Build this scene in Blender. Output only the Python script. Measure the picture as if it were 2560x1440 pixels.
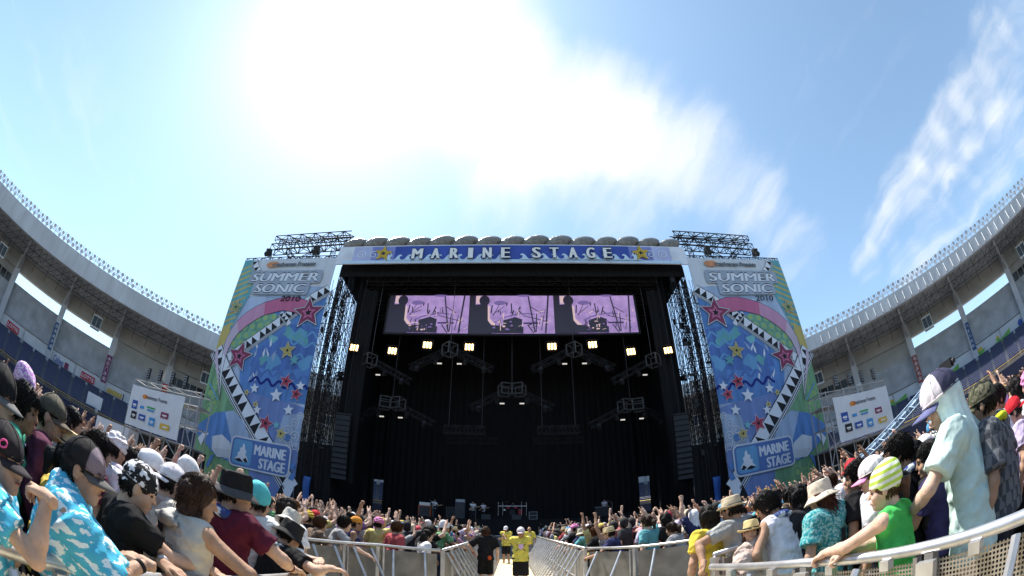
import bpy, math, random
import numpy as np
from mathutils import Vector, Matrix
random.seed(7); rng = np.random.default_rng(7)
R = math.radians
sc = bpy.context.scene
for o in list(bpy.data.objects): bpy.data.objects.remove(o)
C = sc.collection

# ---------------------------------------------------------------- camera, sky, sun, exposure
CAM_H = 1.65
cd = bpy.data.cameras.new('camera'); cam = bpy.data.objects.new('camera', cd); C.objects.link(cam)
cam.location = (0, 0, CAM_H); cam.rotation_euler = (R(90+32.7), 0, 0)
cd.type = 'PANO'; cd.sensor_width = 36; cd.clip_end = 5000; cd.clip_start = .05
for tgt in (cd, getattr(cd, 'cycles', None)):            # a 15 mm full-frame fisheye
    if tgt is not None and hasattr(tgt, 'panorama_type'):
        try:
            tgt.panorama_type = 'FISHEYE_EQUISOLID'; tgt.fisheye_lens = 15.0; tgt.fisheye_fov = R(180)
        except Exception: pass
sc.camera = cam
SUN_AZ, SUN_EL = R(-42), R(62)
SUN_DIR = Vector((math.sin(SUN_AZ)*math.cos(SUN_EL), math.cos(SUN_AZ)*math.cos(SUN_EL), math.sin(SUN_EL)))
w = bpy.data.worlds.new('World'); sc.world = w; w.use_nodes = True
nt = w.node_tree; N = nt.nodes; Lk = nt.links.new; N.clear()
def node(t, **kw):
    n = N.new(t)
    for k, v in kw.items():
        if k[0] == 'i' and k[1:].isdigit(): n.inputs[int(k[1:])].default_value = v
        else: setattr(n, k, v)
    return n
def mth(op, a, b=None, clamp=False):
    n = N.new('ShaderNodeMath'); n.operation = op; n.use_clamp = clamp
    for i, v in enumerate((a, b)):
        if v is None: continue
        if hasattr(v, 'links'): Lk(v, n.inputs[i])
        else: n.inputs[i].default_value = v
    return n.outputs[0]
sky = node('ShaderNodeTexSky', sky_type='NISHITA', sun_disc=False, sun_elevation=SUN_EL, sun_rotation=SUN_AZ, air_density=1.0, dust_density=.5, ozone_density=1.6)
tc = node('ShaderNodeTexCoord'); d0 = tc.outputs['Generated']
nz = node('ShaderNodeTexNoise', i2=2.6, i3=5.0, i4=.6); Lk(d0, nz.inputs[0])
sub = node('ShaderNodeVectorMath', operation='SUBTRACT'); Lk(nz.outputs['Color'], sub.inputs[0]); sub.inputs[1].default_value = (.5, .5, .5)
scl = node('ShaderNodeVectorMath', operation='SCALE'); Lk(sub.outputs[0], scl.inputs[0]); scl.inputs['Scale'].default_value = .17
add = node('ShaderNodeVectorMath', operation='ADD'); Lk(d0, add.inputs[0]); Lk(scl.outputs[0], add.inputs[1])
nrm = node('ShaderNodeVectorMath', operation='NORMALIZE'); Lk(add.outputs[0], nrm.inputs[0])
def aedir(az, el): return (math.sin(R(az))*math.cos(R(el)), math.cos(R(az))*math.cos(R(el)), math.sin(R(el)))
def blob(az, el, rad, amp, src=nrm):
    dt = node('ShaderNodeVectorMath', operation='DOT_PRODUCT'); Lk(src.outputs[0], dt.inputs[0]); dt.inputs[1].default_value = aedir(az, el)
    mr = node('ShaderNodeMapRange', interpolation_type='SMOOTHSTEP', i1=math.cos(R(rad)), i2=math.cos(R(rad*.25)), i3=0., i4=amp); Lk(dt.outputs['Value'], mr.inputs[0])
    return mr.outputs[0]
# clouds: (azimuth, elevation, radius in degrees, thickness)
CL = [(-58, 58, 8, .5), (-46, 62, 10, .75), (-30, 68, 12, .75), (-14, 68, 12, .65), (-47, 53, 7, .5), (-36, 50, 6, .5), (-28, 59, 9, .55), (-16, 57, 9, .5), (-6, 54, 13, .32), (3, 56, 14, .27), (12, 57, 14, .25), (22, 57, 12, .22), (29, 54, 11, .20), (14, 49, 14, .23), (22, 47, 13, .20), (0, 47, 12, .14), (33, 48, 11, .22), (39, 43, 10, .22), (42, 37, 8, .22), (45, 31, 7, .22),
      (60, 26, 4.5, .30), (67, 28, 5.5, .32), (74, 28, 5.5, .32), (81, 28.5, 5.5, .32), (88, 28, 5.5, .32), (96, 27.5, 5.5, .30), (103, 26, 5, .28), (61, 20, 4, .30), (67, 21.5, 5, .34), (74, 22, 5, .34), (81, 22, 5, .32), (89, 22, 5, .30), (55, 23.7, 3.5, .28), (100, 21, 4, .25),
      (140, 50, 16, .4), (180, 38, 14, .35), (-150, 45, 15, .38), (-110, 60, 12, .3), (130, 28, 8, .3), (-160, 70, 14, .35), (-80, 33, 5, .12)]
tot = None
for c in CL:
    b = blob(*c); tot = b if tot is None else mth('ADD', tot, b)
sx = node('ShaderNodeSeparateXYZ'); Lk(nrm.outputs[0], sx.inputs[0])
zz = mth('ADD', mth('MAXIMUM', sx.outputs[2], 0.02), .12)
cmb = node('ShaderNodeCombineXYZ'); Lk(mth('DIVIDE', sx.outputs[0], zz), cmb.inputs[0]); Lk(mth('DIVIDE', sx.outputs[1], zz), cmb.inputs[1])
vr = node('ShaderNodeVectorRotate', rotation_type='Z_AXIS'); vr.inputs['Angle'].default_value = R(80); Lk(cmb.outputs[0], vr.inputs[0])
mp = node('ShaderNodeMapping'); mp.inputs['Scale'].default_value = (.6, 2.4, 1); Lk(vr.outputs[0], mp.inputs[0])
n2 = node('ShaderNodeTexNoise', i2=1.9, i3=9.0, i4=.6); Lk(mp.outputs[0], n2.inputs[0])
f = mth('ADD', mth('MULTIPLY', n2.outputs['Fac'], .95), mth('MULTIPLY', tot, .75))
cl = node('ShaderNodeMapRange', interpolation_type='SMOOTHSTEP', i1=.50, i2=1.25); Lk(f, cl.inputs[0])
# hazy glare that spreads round the sun (thin high cloud)
dts = node('ShaderNodeVectorMath', operation='DOT_PRODUCT'); Lk(d0, dts.inputs[0]); dts.inputs[1].default_value = SUN_DIR
ds = mth('MAXIMUM', dts.outputs['Value'], 0)
halo = mth('ADD', mth('MULTIPLY', mth('POWER', ds, 2.0), .13), mth('MULTIPLY', mth('POWER', ds, 16), .10))
bg1 = node('ShaderNodeMixRGB', blend_type='MULTIPLY', i0=1.0); Lk(sky.outputs[0], bg1.inputs[1]); bg1.inputs[2].default_value = (.165, .172, .168, 1)
hz = node('ShaderNodeMixRGB', blend_type='ADD', i0=1.0); Lk(bg1.outputs[0], hz.inputs[1])
hc = node('ShaderNodeMixRGB', blend_type='MULTIPLY', i0=1.0); hc.inputs[2].default_value = (.60, .92, .90, 1); Lk(mth('ADD', halo, .055), hc.inputs[1]); Lk(hc.outputs[0], hz.inputs[2])
mx = node('ShaderNodeMixRGB', blend_type='MIX'); Lk(cl.outputs[0], mx.inputs[0]); Lk(hz.outputs[0], mx.inputs[1]); mx.inputs[2].default_value = (.82, .84, .86, 1)
bg = node('ShaderNodeBackground', i1=.62); Lk(mx.outputs[0], bg.inputs[0])
out = node('ShaderNodeOutputWorld'); Lk(bg.outputs[0], out.inputs[0])
ld = bpy.data.lights.new('sun', 'SUN'); ld.energy = 4.2; ld.angle = R(.6); ld.color = (1, .95, .87)
sun = bpy.data.objects.new('sun', ld); C.objects.link(sun); sun.rotation_euler = SUN_DIR.to_track_quat('Z', 'Y').to_euler()
vs = sc.view_settings; vs.view_transform = 'Standard'; vs.look = 'None'; vs.exposure = 1.15; vs.gamma = 1; vs.use_curve_mapping = False
sc.render.engine = 'CYCLES'; sc.cycles.max_bounces = 6; sc.cycles.diffuse_bounces = 3; sc.cycles.transparent_max_bounces = 12

# ---------------------------------------------------------------- materials
MATS = {}
def mat(name, col=(.5, .5, .5), rough=.7, metal=0., var=.12, vscale=3., bump=0., bscale=20., objcol=False, emit=0., stretch=None, alpha=None, trans=0., spec=.4, folds=0., printed=0.):
    """Principled material with a noise-driven tone variation and a bump"""
    if name in MATS: return MATS[name]
    m = bpy.data.materials.new(name); m.use_nodes = True; t = m.node_tree; n = t.nodes; l = t.links.new
    b = n['Principled BSDF']; b.inputs['Roughness'].default_value = rough; b.inputs['Metallic'].default_value = metal
    b.inputs['Specular IOR Level'].default_value = spec
    co = n.new('ShaderNodeTexCoord').outputs['Object']
    if stretch:
        mpn = n.new('ShaderNodeMapping'); mpn.inputs['Scale'].default_value = stretch; l(co, mpn.inputs[0]); co = mpn.outputs[0]
    nzn = n.new('ShaderNodeTexNoise'); nzn.inputs['Scale'].default_value = vscale; nzn.inputs['Detail'].default_value = 5; l(co, nzn.inputs[0])
    mr = n.new('ShaderNodeMapRange'); mr.inputs[1].default_value = .3; mr.inputs[2].default_value = .7; mr.inputs[3].default_value = 1-var; mr.inputs[4].default_value = 1+var; l(nzn.outputs[0], mr.inputs[0])
    mm = n.new('ShaderNodeMixRGB'); mm.blend_type = 'MULTIPLY'; mm.inputs[0].default_value = 1; l(mr.outputs[0], mm.inputs[2])
    if objcol: l(n.new('ShaderNodeObjectInfo').outputs['Color'], mm.inputs[1])
    else: mm.inputs[1].default_value = (*col, 1)
    if printed:
        np_ = n.new('ShaderNodeTexVoronoi'); np_.inputs['Scale'].default_value = 11; l(co, np_.inputs[0]); m4 = n.new('ShaderNodeMapRange'); m4.inputs[1].default_value = .22; m4.inputs[2].default_value = .25; m4.inputs[3].default_value = printed; m4.inputs[4].default_value = 0; l(np_.outputs['Distance'], m4.inputs[0])
        x4 = n.new('ShaderNodeMixRGB'); l(m4.outputs[0], x4.inputs[0]); l(mm.outputs[0], x4.inputs[1]); x4.inputs[2].default_value = (.5, .5, .48, 1); mm = x4
    l(mm.outputs[0], b.inputs['Base Color'])
    if bump:
        nb = n.new('ShaderNodeTexNoise'); nb.inputs['Scale'].default_value = bscale; nb.inputs['Detail'].default_value = 4; l(co, nb.inputs[0])
        bp = n.new('ShaderNodeBump'); bp.inputs['Strength'].default_value = bump; bp.inputs['Distance'].default_value = .02; l(nb.outputs[0], bp.inputs['Height']); l(bp.outputs[0], b.inputs['Normal'])
        if folds:
            wv = n.new('ShaderNodeTexWave'); wv.bands_direction = 'DIAGONAL'; wv.inputs['Scale'].default_value = 2.2; wv.inputs['Distortion'].default_value = 9; wv.inputs['Detail'].default_value = 3; wv.inputs['Detail Scale'].default_value = 1.4; l(co, wv.inputs[0])
            b2 = n.new('ShaderNodeBump'); b2.inputs['Strength'].default_value = folds; b2.inputs['Distance'].default_value = .035; l(wv.outputs['Fac'], b2.inputs['Height']); l(b2.outputs[0], bp.inputs['Normal'])
    if emit: l(mm.outputs[0], b.inputs['Emission Color']); b.inputs['Emission Strength'].default_value = emit
    if trans:
        tl = n.new('ShaderNodeBsdfTranslucent'); l(mm.outputs[0], tl.inputs[0]); ms = n.new('ShaderNodeMixShader'); ms.inputs[0].default_value = trans
        l(b.outputs[0], ms.inputs[1]); l(tl.outputs[0], ms.inputs[2]); l(ms.outputs[0], n['Material Output'].inputs[0])
    MATS[name] = m; return m
# ---------------------------------------------------------------- mesh helpers
class MB:
    def __init__(s): s.v = []; s.f = []; s.m = []; s.ml = []
    def mi(s, m):
        if m not in s.ml: s.ml.append(m)
        return s.ml.index(m)
    def add(s, vs, fs, m=None):
        b = len(s.v); s.v.extend([tuple(q) for q in vs]); k = s.mi(m) if m is not None else 0
        for q in fs: s.f.append([i+b for i in q]); s.m.append(k)
        return s
    def box(s, c, sz, m=None, rot=None):
        hx, hy, hz_ = sz[0]/2, sz[1]/2, sz[2]/2
        vs = [Vector((x, y, z)) for z in (-hz_, hz_) for x, y in ((-hx, -hy), (hx, -hy), (hx, hy), (-hx, hy))]
        if rot is not None: vs = [rot @ q for q in vs]
        return s.add([q+Vector(c) for q in vs], [(3, 2, 1, 0), (4, 5, 6, 7), (0, 1, 5, 4), (1, 2, 6, 5), (2, 3, 7, 6), (3, 0, 4, 7)], m)
    def bar(s, p, q, r, m=None, n=4, r2=None, caps=True):
        p, q = Vector(p), Vector(q); d = q-p
        if d.length < 1e-6: return s
        d.normalize(); a = d.orthogonal().normalized(); b = d.cross(a); r2 = r if r2 is None else r2
        vs = []
        for pt, rr in ((p, r), (q, r2)):
            for i in range(n):
                t = 2*math.pi*(i+.5)/n; vs.append(pt+(a*math.cos(t)+b*math.sin(t))*rr)
        fs = [(i, (i+1) % n, n+(i+1) % n, n+i) for i in range(n)]
        if caps: fs += [tuple(range(n-1, -1, -1)), tuple(range(n, 2*n))]
        return s.add(vs, fs, m)
    def tube(s, pts, r, m=None, n=8):
        pts = [Vector(p) for p in pts]; b = len(s.v); k = s.mi(m) if m is not None else 0
        for i, p in enumerate(pts):
            d = (pts[min(i+1, len(pts)-1)]-pts[max(i-1, 0)]).normalized(); a = d.cross(Vector((0, 0, 1)))
            a = a.normalized() if a.length > 1e-4 else d.orthogonal().normalized(); c = d.cross(a)
            for j in range(n):
                t = 2*math.pi*j/n; s.v.append(tuple(p+(a*math.cos(t)+c*math.sin(t))*r))
        for i in range(len(pts)-1):
            for j in range(n):
                s.f.append([b+i*n+j, b+i*n+(j+1) % n, b+(i+1)*n+(j+1) % n, b+(i+1)*n+j]); s.m.append(k)
        s.f.append([b+j for j in range(n-1, -1, -1)]); s.f.append([b+(len(pts)-1)*n+j for j in range(n)]); s.m += [k, k]
        return s
    def ball(s, c, r, m=None, n=8, k=5):
        r = (r, r, r) if not hasattr(r, '__len__') else r; vs = [(c[0], c[1], c[2]-r[2])]; fs = []
        for i in range(1, k):
            t = math.pi*i/k-math.pi/2
            for j in range(n):
                a = 2*math.pi*j/n; vs.append((c[0]+r[0]*math.cos(t)*math.cos(a), c[1]+r[1]*math.cos(t)*math.sin(a), c[2]+r[2]*math.sin(t)))
        vs.append((c[0], c[1], c[2]+r[2])); L = len(vs)-1
        for j in range(n):
            fs.append((0, 1+(j+1) % n, 1+j)); fs.append((L, L-n+j, L-n+(j+1) % n))
            for i in range(k-2): a = 1+i*n; fs.append((a+j, a+(j+1) % n, a+n+(j+1) % n, a+n+j))
        return s.add(vs, fs, m)
    def truss(s, p, q, w, h=None, step=None, r=.03, m=None, up=(0, 0, 1), rd=None):
        """box truss with four chords and zigzag lacing"""
        p, q = Vector(p), Vector(q); d = (q-p); L = d.length; d.normalize(); up = Vector(up)
        if abs(d.dot(up)) > .95: up = Vector((0, 1, 0))
        a = d.cross(up).normalized(); b = a.cross(d); h = w if h is None else h; step = step or w; n = max(1, round(L/step)); rd = rd or r*.6
        cs = [a*w/2+b*h/2, a*w/2-b*h/2, -a*w/2-b*h/2, -a*w/2+b*h/2]
        for c in cs: s.bar(p+c, q+c, r, m)
        for i in range(n):
            p0, p1 = p+d*L*i/n, p+d*L*(i+1)/n
            for j in range(4):
                c0, c1 = cs[j], cs[(j+1) % 4]
                if (i+j) % 2: c0, c1 = c1, c0
                s.bar(p0+c0, p1+c1, rd, m, caps=False)
                if i % 2 == 0: s.bar(p0+c0, p0+c1, rd, m, caps=False)
        return s
    def mesh(s, name, m=None, smooth=False):
        me = bpy.data.meshes.new(name); me.from_pydata([tuple(q) for q in s.v], [], s.f)
        for x in (s.ml if s.ml else [m]): me.materials.append(x)
        if s.ml and len(s.ml) > 1: me.polygons.foreach_set('material_index', s.m)
        if smooth: me.polygons.foreach_set('use_smooth', [True]*len(me.polygons))
        me.update(); return me
    def build(s, name, m=None, parent=None, smooth=False): return ob(name, s.mesh(name, m, smooth), parent)
def ob(name, me, parent=None, mw=None, col=None):
    o = bpy.data.objects.new(name, me); C.objects.link(o)
    if parent is not None: o.parent = parent
    if mw is not None: o.matrix_local = mw
    if col is not None: o.color = (*col, 1)
    return o
def tag(o, label=None, cat=None, group=None, kind=None):
    if label: o['label'] = label
    if cat: o['category'] = cat
    if group: o['group'] = group
    if kind: o['kind'] = kind
    return o
def empty(name, loc=(0, 0, 0), rz=0, label=None, cat=None, group=None):
    o = bpy.data.objects.new(name, None); C.objects.link(o); o.location = loc; o.rotation_euler = (0, 0, rz); o.empty_display_size = .2
    return tag(o, label, cat, group)
_txt = {}
def text_mesh(body, bold=0., shear=0.):
    """(vertices Nx2, faces) of a line of lettering, 1 unit high caps, centred in x, base at 0"""
    k = (body, bold, shear)
    if k in _txt: return _txt[k]
    cu = bpy.data.curves.new('t', 'FONT'); cu.body = body; cu.size = 1.43; cu.align_x = 'CENTER'; cu.offset = bold; cu.shear = shear; cu.resolution_u = 3
    o = bpy.data.objects.new('t', cu); C.objects.link(o); bpy.context.view_layer.update()
    me = bpy.data.meshes.new_from_object(o.evaluated_get(bpy.context.evaluated_depsgraph_get()))
    vs = [(q.co.x, q.co.y) for q in me.vertices]; fs = [tuple(p.vertices) for p in me.polygons]
    bpy.data.objects.remove(o); bpy.data.curves.remove(cu); bpy.data.meshes.remove(me)
    _txt[k] = (vs, fs); return _txt[k]
class Sheet:
    """flat print on a plane: O lower-left corner, U right, V up, N towards the viewer; each shape lies 2 mm over the last"""
    def __init__(s, O, U, V, step=.002, mirror=None):
        s.O, s.U, s.V = Vector(O), Vector(U).normalized(), Vector(V).normalized(); s.N = s.U.cross(s.V); s.k = 1; s.mb = MB(); s.step = step; s.mir = mirror
    def P(s, u, v): return s.O+s.U*u+s.V*v+s.N*(s.k*s.step)
    def poly(s, pts, m):
        if s.mir is not None: pts = [(s.mir-u, v) for u, v in pts][::-1]
        s.mb.add([s.P(u, v) for u, v in pts], [tuple(range(len(pts)))], m); s.k += 1
    def polys(s, pl, m):
        for pts in pl:
            if s.mir is not None: pts = [(s.mir-u, v) for u, v in pts][::-1]
            s.mb.add([s.P(u, v) for u, v in pts], [tuple(range(len(pts)))], m)
        s.k += 1
    def rect(s, u0, v0, u1, v1, m): s.poly([(u0, v0), (u1, v0), (u1, v1), (u0, v1)], m)
    def rrect(s, u0, v0, u1, v1, r, m, rot=0):
        cu, cv = (u0+u1)/2, (v0+v1)/2; pts = []
        for cx, cy, a in ((u1-r, v0+r, -90), (u1-r, v1-r, 0), (u0+r, v1-r, 90), (u0+r, v0+r, 180)):
            for i in range(5): t = R(a+22.5*i); pts.append((cx+r*math.cos(t), cy+r*math.sin(t)))
        c, n = math.cos(rot), math.sin(rot); s.poly([(cu+(x-cu)*c-(y-cv)*n, cv+(x-cu)*n+(y-cv)*c) for x, y in pts], m)
    def disc(s, u, v, r, m, n=18, ry=None): s.poly([(u+r*math.cos(2*math.pi*i/n), v+(ry or r)*math.sin(2*math.pi*i/n)) for i in range(n)], m)
    def line(s, pts, wd, m):
        L = []; Rr = []
        for i, p in enumerate(pts):
            a, b = pts[max(i-1, 0)], pts[min(i+1, len(pts)-1)]; dx, dy = b[0]-a[0], b[1]-a[1]; l = math.hypot(dx, dy) or 1; nx, ny = -dy/l*wd/2, dx/l*wd/2
            L.append((p[0]+nx, p[1]+ny)); Rr.append((p[0]-nx, p[1]-ny))
        s.polys([[Rr[i], Rr[i+1], L[i+1], L[i]] for i in range(len(pts)-1)], m)
    def ring(s, u, v, r, wd, m, n=18, a0=0, a1=360): s.line([(u+r*math.cos(R(a0+(a1-a0)*i/n)), v+r*math.sin(R(a0+(a1-a0)*i/n))) for i in range(n+1)], wd, m)
    def spiral(s, u, v, r, wd, m, turns=1.6, flip=1): s.line([(u+flip*r*(1-i/26*.85)*math.cos(R(-60+360*turns*i/26)), v+r*(1-i/26*.85)*math.sin(R(-60+360*turns*i/26))) for i in range(27)], wd, m)
    def star(s, u, v, r, m, rot=0, q=.45): s.poly([(u+(r if i % 2 == 0 else r*q)*math.sin(math.pi*i/5+rot)*-1, v+(r if i % 2 == 0 else r*q)*math.cos(math.pi*i/5+rot)) for i in range(10)], m)
    def text(s, body, u, v, h, m, sx_=1., bold=.0, shear=0., width=None, rot=0):
        vs, fs = text_mesh(body, bold, shear)
        if width:
            xs = [x for x, y in vs]; sx_ = width/((max(xs)-min(xs))*h); off = (max(xs)+min(xs))/2
        else: off = 0
        if s.mir is not None: u = s.mir-u; rot = -rot
        c, n = math.cos(rot), math.sin(rot)
        s.mb.add([s.P(u+(x-off)*h*sx_*c-y*h*n, v+(x-off)*h*sx_*n+y*h*c) for x, y in vs], fs, m); s.k += 1
    def otext(s, body, u, v, h, fill, edge, width, shear=0., e=.05, t=.025):
        for du, dv in ((-e, 0), (e, 0), (0, -e), (0, e), (-e*.7, -e*.7), (e*.7, e*.7), (e*.7, -e*.7), (-e*.7, e*.7)): s.text(body, u+du, v+dv, h, edge, width=width, shear=shear); s.k -= 1
        s.k += 1
        for du in (-t, 0, t): s.text(body, u+du, v, h, fill, width=width, shear=shear); s.k -= .8
        s.k += 1.4
    def build(s, parent, name='print'): return s.mb.build(name, None, parent)
# ---------------------------------------------------------------- ground
m_ground = mat('ground_boards', (.16, .15, .13), .9, var=.25, vscale=.9, bump=.3, bscale=30)
m_sand = mat('walkway_boards', (.62, .52, .33), .85, var=.12, vscale=2.0, bump=.2, bscale=25)
g = MB(); g.add([(-400, -400, 0), (400, -400, 0), (400, 400, 0), (-400, 400, 0)], [(0, 1, 2, 3)]); tag(g.build('ground', m_ground), kind='structure')
wk = empty('walkway'); wk['kind'] = 'structure'
pb = MB(); pb.box((0, 0, 0), (.9, 1.78, .03)); pme = pb.mesh('board', m_sand)
for i in range(3):
    for j in range(14): ob('board', pme, wk, Matrix.Translation((-.905+.905*i, -1.0+1.79*j+.3*(i % 2), .019+.002*random.random())) @ Matrix.Rotation(random.uniform(-.004, .004), 4, 'Z'))

# ---------------------------------------------------------------- stadium
m_conc = mat('concrete_grey', (.42, .43, .45), .85, var=.2, vscale=.5, bump=.1, bscale=2)
m_concl = mat('concrete_light', (.56, .57, .60), .8, var=.1, vscale=.5)
m_wpanel = mat('white_panel', (.62, .64, .68), .6, var=.08, vscale=.6)
m_beige = mat('beige_wall', (.44, .43, .41), .85, var=.12, vscale=.4)
m_fascia = mat('roof_fascia', (.50, .52, .56), .5, var=.14, vscale=.35, stretch=(1, 1, .4))
m_navy = mat('navy_seats', (.013, .017, .062), .55, var=.25, vscale=1.5)
m_navyw = mat('navy_fence', (.010, .014, .045), .6, var=.15, vscale=.6)
m_stair = mat('stair_concrete', (.17, .17, .18), .9)
m_dark = mat('dark_glass', (.03, .035, .04), .25)
m_steel = mat('steel_grey', (.30, .31, .33), .5, .4)
m_dsteel = mat('dark_steel', (.10, .10, .105), .6, .2)
m_white = mat('white_paint', (.74, .75, .76), .5, var=.05)
m_red = mat('print_red', (.50, .03, .06), .6, var=.06); m_blueD = mat('print_blue', (.03, .09, .36), .6, var=.06)
m_org = mat('print_orange', (.72, .25, .05), .6, var=.08); m_gold = mat('print_gold', (.62, .42, .04), .6, var=.08)
m_grn = mat('print_green', (.16, .42, .09), .6, var=.2, vscale=1.5); m_blk = mat('print_black', (.018, .018, .02), .6); m_mar = mat('print_maroon', (.22, .03, .09), .6)
m_rail = mat('yellow_rail', (.42, .30, .05), .5, .2)
def rs(az): return min(1.2, 1+.08*((abs(az)-52)/30)**2)
def PP(az, r, z):
    q = r*rs(az); return (q*math.sin(R(az)), q*math.cos(R(az)), z)
STAD = empty('stadium', (0, 0, 0), 0, 'round grey stadium stand with navy seats, cantilever roof and rows of floodlights', 'stadium')
def ringstrip(name, prof, m, a0=-180, a1=180, st=2.2, parent=STAD, smooth=False, thick=None):
    """sweep a profile [(r, z), ...] round the field"""
    n = max(1, round((a1-a0)/st)); mb = MB(); k = len(prof)
    for i in range(n+1):
        a = a0+(a1-a0)*i/n
        for r, z in prof: mb.v.append(PP(a, r, z))
    for i in range(n):
        for j in range(k-1): mb.f.append([i*k+j, i*k+j+1, (i+1)*k+j+1, (i+1)*k+j]); mb.m.append(0)
    return mb.build(name, m, parent, smooth)
SEATR = [66+1.0*i for i in range(17)]
prof = []
for i, r in enumerate(SEATR):
    z = 4.4+i*.31; prof += [(r, z), (r+.98, z)]
ringstrip('fence_wall', [(65.6, 0), (65.6, 4.4), (66, 4.4)], m_navyw)
rl = MB()
for i in range(164):
    a, b = -180+i*2.2, -180+(i+1)*2.2
    if b > 180: b = 180
    rl.bar(PP(a, 65.7, 5.05), PP(b, 65.7, 5.05), .05); rl.bar(PP(a, 65.7, 4.75), PP(b, 65.7, 4.75), .03); rl.bar(PP(a, 65.7, 4.4), PP(a, 65.7, 5.05), .03)
rl.build('guard_rail', m_rail, STAD)
ringstrip('seating_tier', prof, m_stair)
sr = MB()                                   # seat backs of every row, broken by the stairs
for i, r in enumerate(SEATR[:-1]):
    z = 4.4+i*.31
    for b_ in range(-40, 41):
        for s0, s1 in ((.05, .45), (.52, .95)):
            a0, a1 = (b_+s0)*4.4, (b_+s1)*4.4
            if abs(a0) > 179: continue
            p = [PP(a0, r+.3, z+.38), PP(a1, r+.3, z+.38), PP(a1, r+.42, z+.75), PP(a0, r+.42, z+.75), PP(a0, r+.82, z+.36), PP(a1, r+.82, z+.36)]
            sr.add(p, [(0, 1, 5, 4), (0, 1, 2, 3)])
tag(sr.build('seat_rows', m_navy, STAD), kind='stuff')
ringstrip('concourse_wall', [(84.2, 9.1), (84.2, 12.2)], m_concl)
ringstrip('upper_ledge', [(84.0, 12.15), (83.6, 12.15), (83.6, 12.45), (85, 12.45)], m_conc)
PIL = [4.4+8.8*i for i in range(20)]; PIL = sorted([-p for p in PIL]+PIL)
def polbox(mb, a0, a1, r0, r1, z0, z1, m=None):
    vs = [PP(a, r, z) for z in (z0, z1) for a, r in ((a0, r0), (a1, r0), (a1, r1), (a0, r1))]
    mb.add(vs, [(3, 2, 1, 0), (4, 5, 6, 7), (0, 1, 5, 4), (1, 2, 6, 5), (2, 3, 7, 6), (3, 0, 4, 7)], m); return mb
for a in PIL:
    mb = MB(); polbox(mb, a-.42, a+.42, 82.9, 84.6, 6.5, 22.9); mb.build('pillar', m_concl, STAD)
    mb = MB(); polbox(mb, a-.16, a+.16, 79, 83, 21.6, 22.4)
    mb.add([PP(a-.14, 83, 20.2), PP(a+.14, 83, 20.2), PP(a+.14, 73, 23.2), PP(a-.14, 73, 23.2), PP(a-.14, 83, 22.5), PP(a+.14, 83, 22.5), PP(a+.14, 73, 23.9), PP(a-.14, 73, 23.9)], [(0, 1, 2, 3), (4, 7, 6, 5), (0, 3, 7, 4), (1, 5, 6, 2)])
    mb.build('roof_bracket', m_conc, STAD)
for i in range(len(PIL)-1):
    a0, a1 = PIL[i]+.42, PIL[i+1]-.42; mid = (PIL[i]+PIL[i+1])/2; am = abs(mid)
    for (s0, s1) in ((a0, mid-.12), (mid+.12, a1)):
        mb = MB(); polbox(mb, s0, s1, 83.9, 84.15, 9.25, 12.0); mb.build('wall_panel', m_wpanel, STAD)
    opening = 55 < am < 77
    mb = MB(); polbox(mb, a0, a1, 84.4, 84.8, 12.45, 18.1 if opening else 17.2); mb.build('upper_wall', m_conc, STAD)
    if not opening:
        mb = MB(); polbox(mb, a0, a1, 84.9, 85.3, 17.2, 21.8); mb.build('upper_wall', m_beige, STAD)
        n = 8
        if 30 < am < 52 or 79 < am < 90:
            for j in range(n): q0 = a0+(a1-a0)*j/n; wv = MB(); polbox(wv, q0+.07, q0+(a1-a0)/n-.07, 84.72, 84.85, 17.4, 18.9); wv.build('window', m_dark, STAD)
    mb = MB(); polbox(mb, a0, a1, 84.3, 86, 20.3, 23.0); mb.build('wall_beam', m_beige, STAD)
    if i % 2 == (0 if mid < 0 else 0):        # glazed box hung under the roof
        c = a0+(a1-a0)*(.62 if mid < 0 else .38); mb = MB(); polbox(mb, c-.75, c+.75, 79.5, 81, 18.9, 21.2, m_white)
        for q in (-.66, .04): polbox(mb, c+q, c+q+.62, 79.4, 79.49, 19.15, 20.95, m_dark)
        polbox(mb, c-.6, c-.5, 80, 80.2, 21.2, 22.6, m_dsteel); polbox(mb, c+.5, c+.6, 80, 80.2, 21.2, 22.6, m_dsteel); mb.build('camera_booth', None, STAD)
# roof: sheet, fascia, trusses beneath
ringstrip('roof_sheet', [(72.4, 23.95), (86.5, 22.9), (86.5, 23.3), (72.4, 25.0)], m_conc)
for a0, a1, top in ((-180, 0, 26.3), (0, 180, 25.6)):
    ringstrip('roof_fascia', [(72.8, 23.3), (72.0, 23.35), (71.6, top), (73.5, top+.1)], m_fascia, a0, a1)
for i in range(-42, 43):
    a = i*2.1; top = 26.3 if a < 0 else 25.6
    if abs(a) < 36: continue
    mb = MB(); mb.add([PP(a-.035, 71.99, 23.4), PP(a+.035, 71.99, 23.4), PP(a+.035, 71.57, top-.02), PP(a-.035, 71.57, top-.02), PP(a-.035, 72.1, 23.4), PP(a+.035, 72.1, 23.4), PP(a+.035, 71.7, top-.02), PP(a-.035, 71.7, top-.02)], [(0, 1, 2, 3), (7, 6, 5, 4), (0, 3, 7, 4), (1, 5, 6, 2)]); mb.build('fascia_joint', m_conc, STAD)
rr_ = MB()
for i in range(1, 16, 1):
    r, z = SEATR[i]+.42, 4.4+i*.31+.78
    for q in range(-44, 44): rr_.bar(PP(q*2.0, r, z), PP(q*2.0+2.0, r, z), .035, caps=False)
tag(rr_.build('row_rails', mat('seat_rail', (.16, .18, .26), .5), STAD), kind='stuff')
tb = MB()
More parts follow.
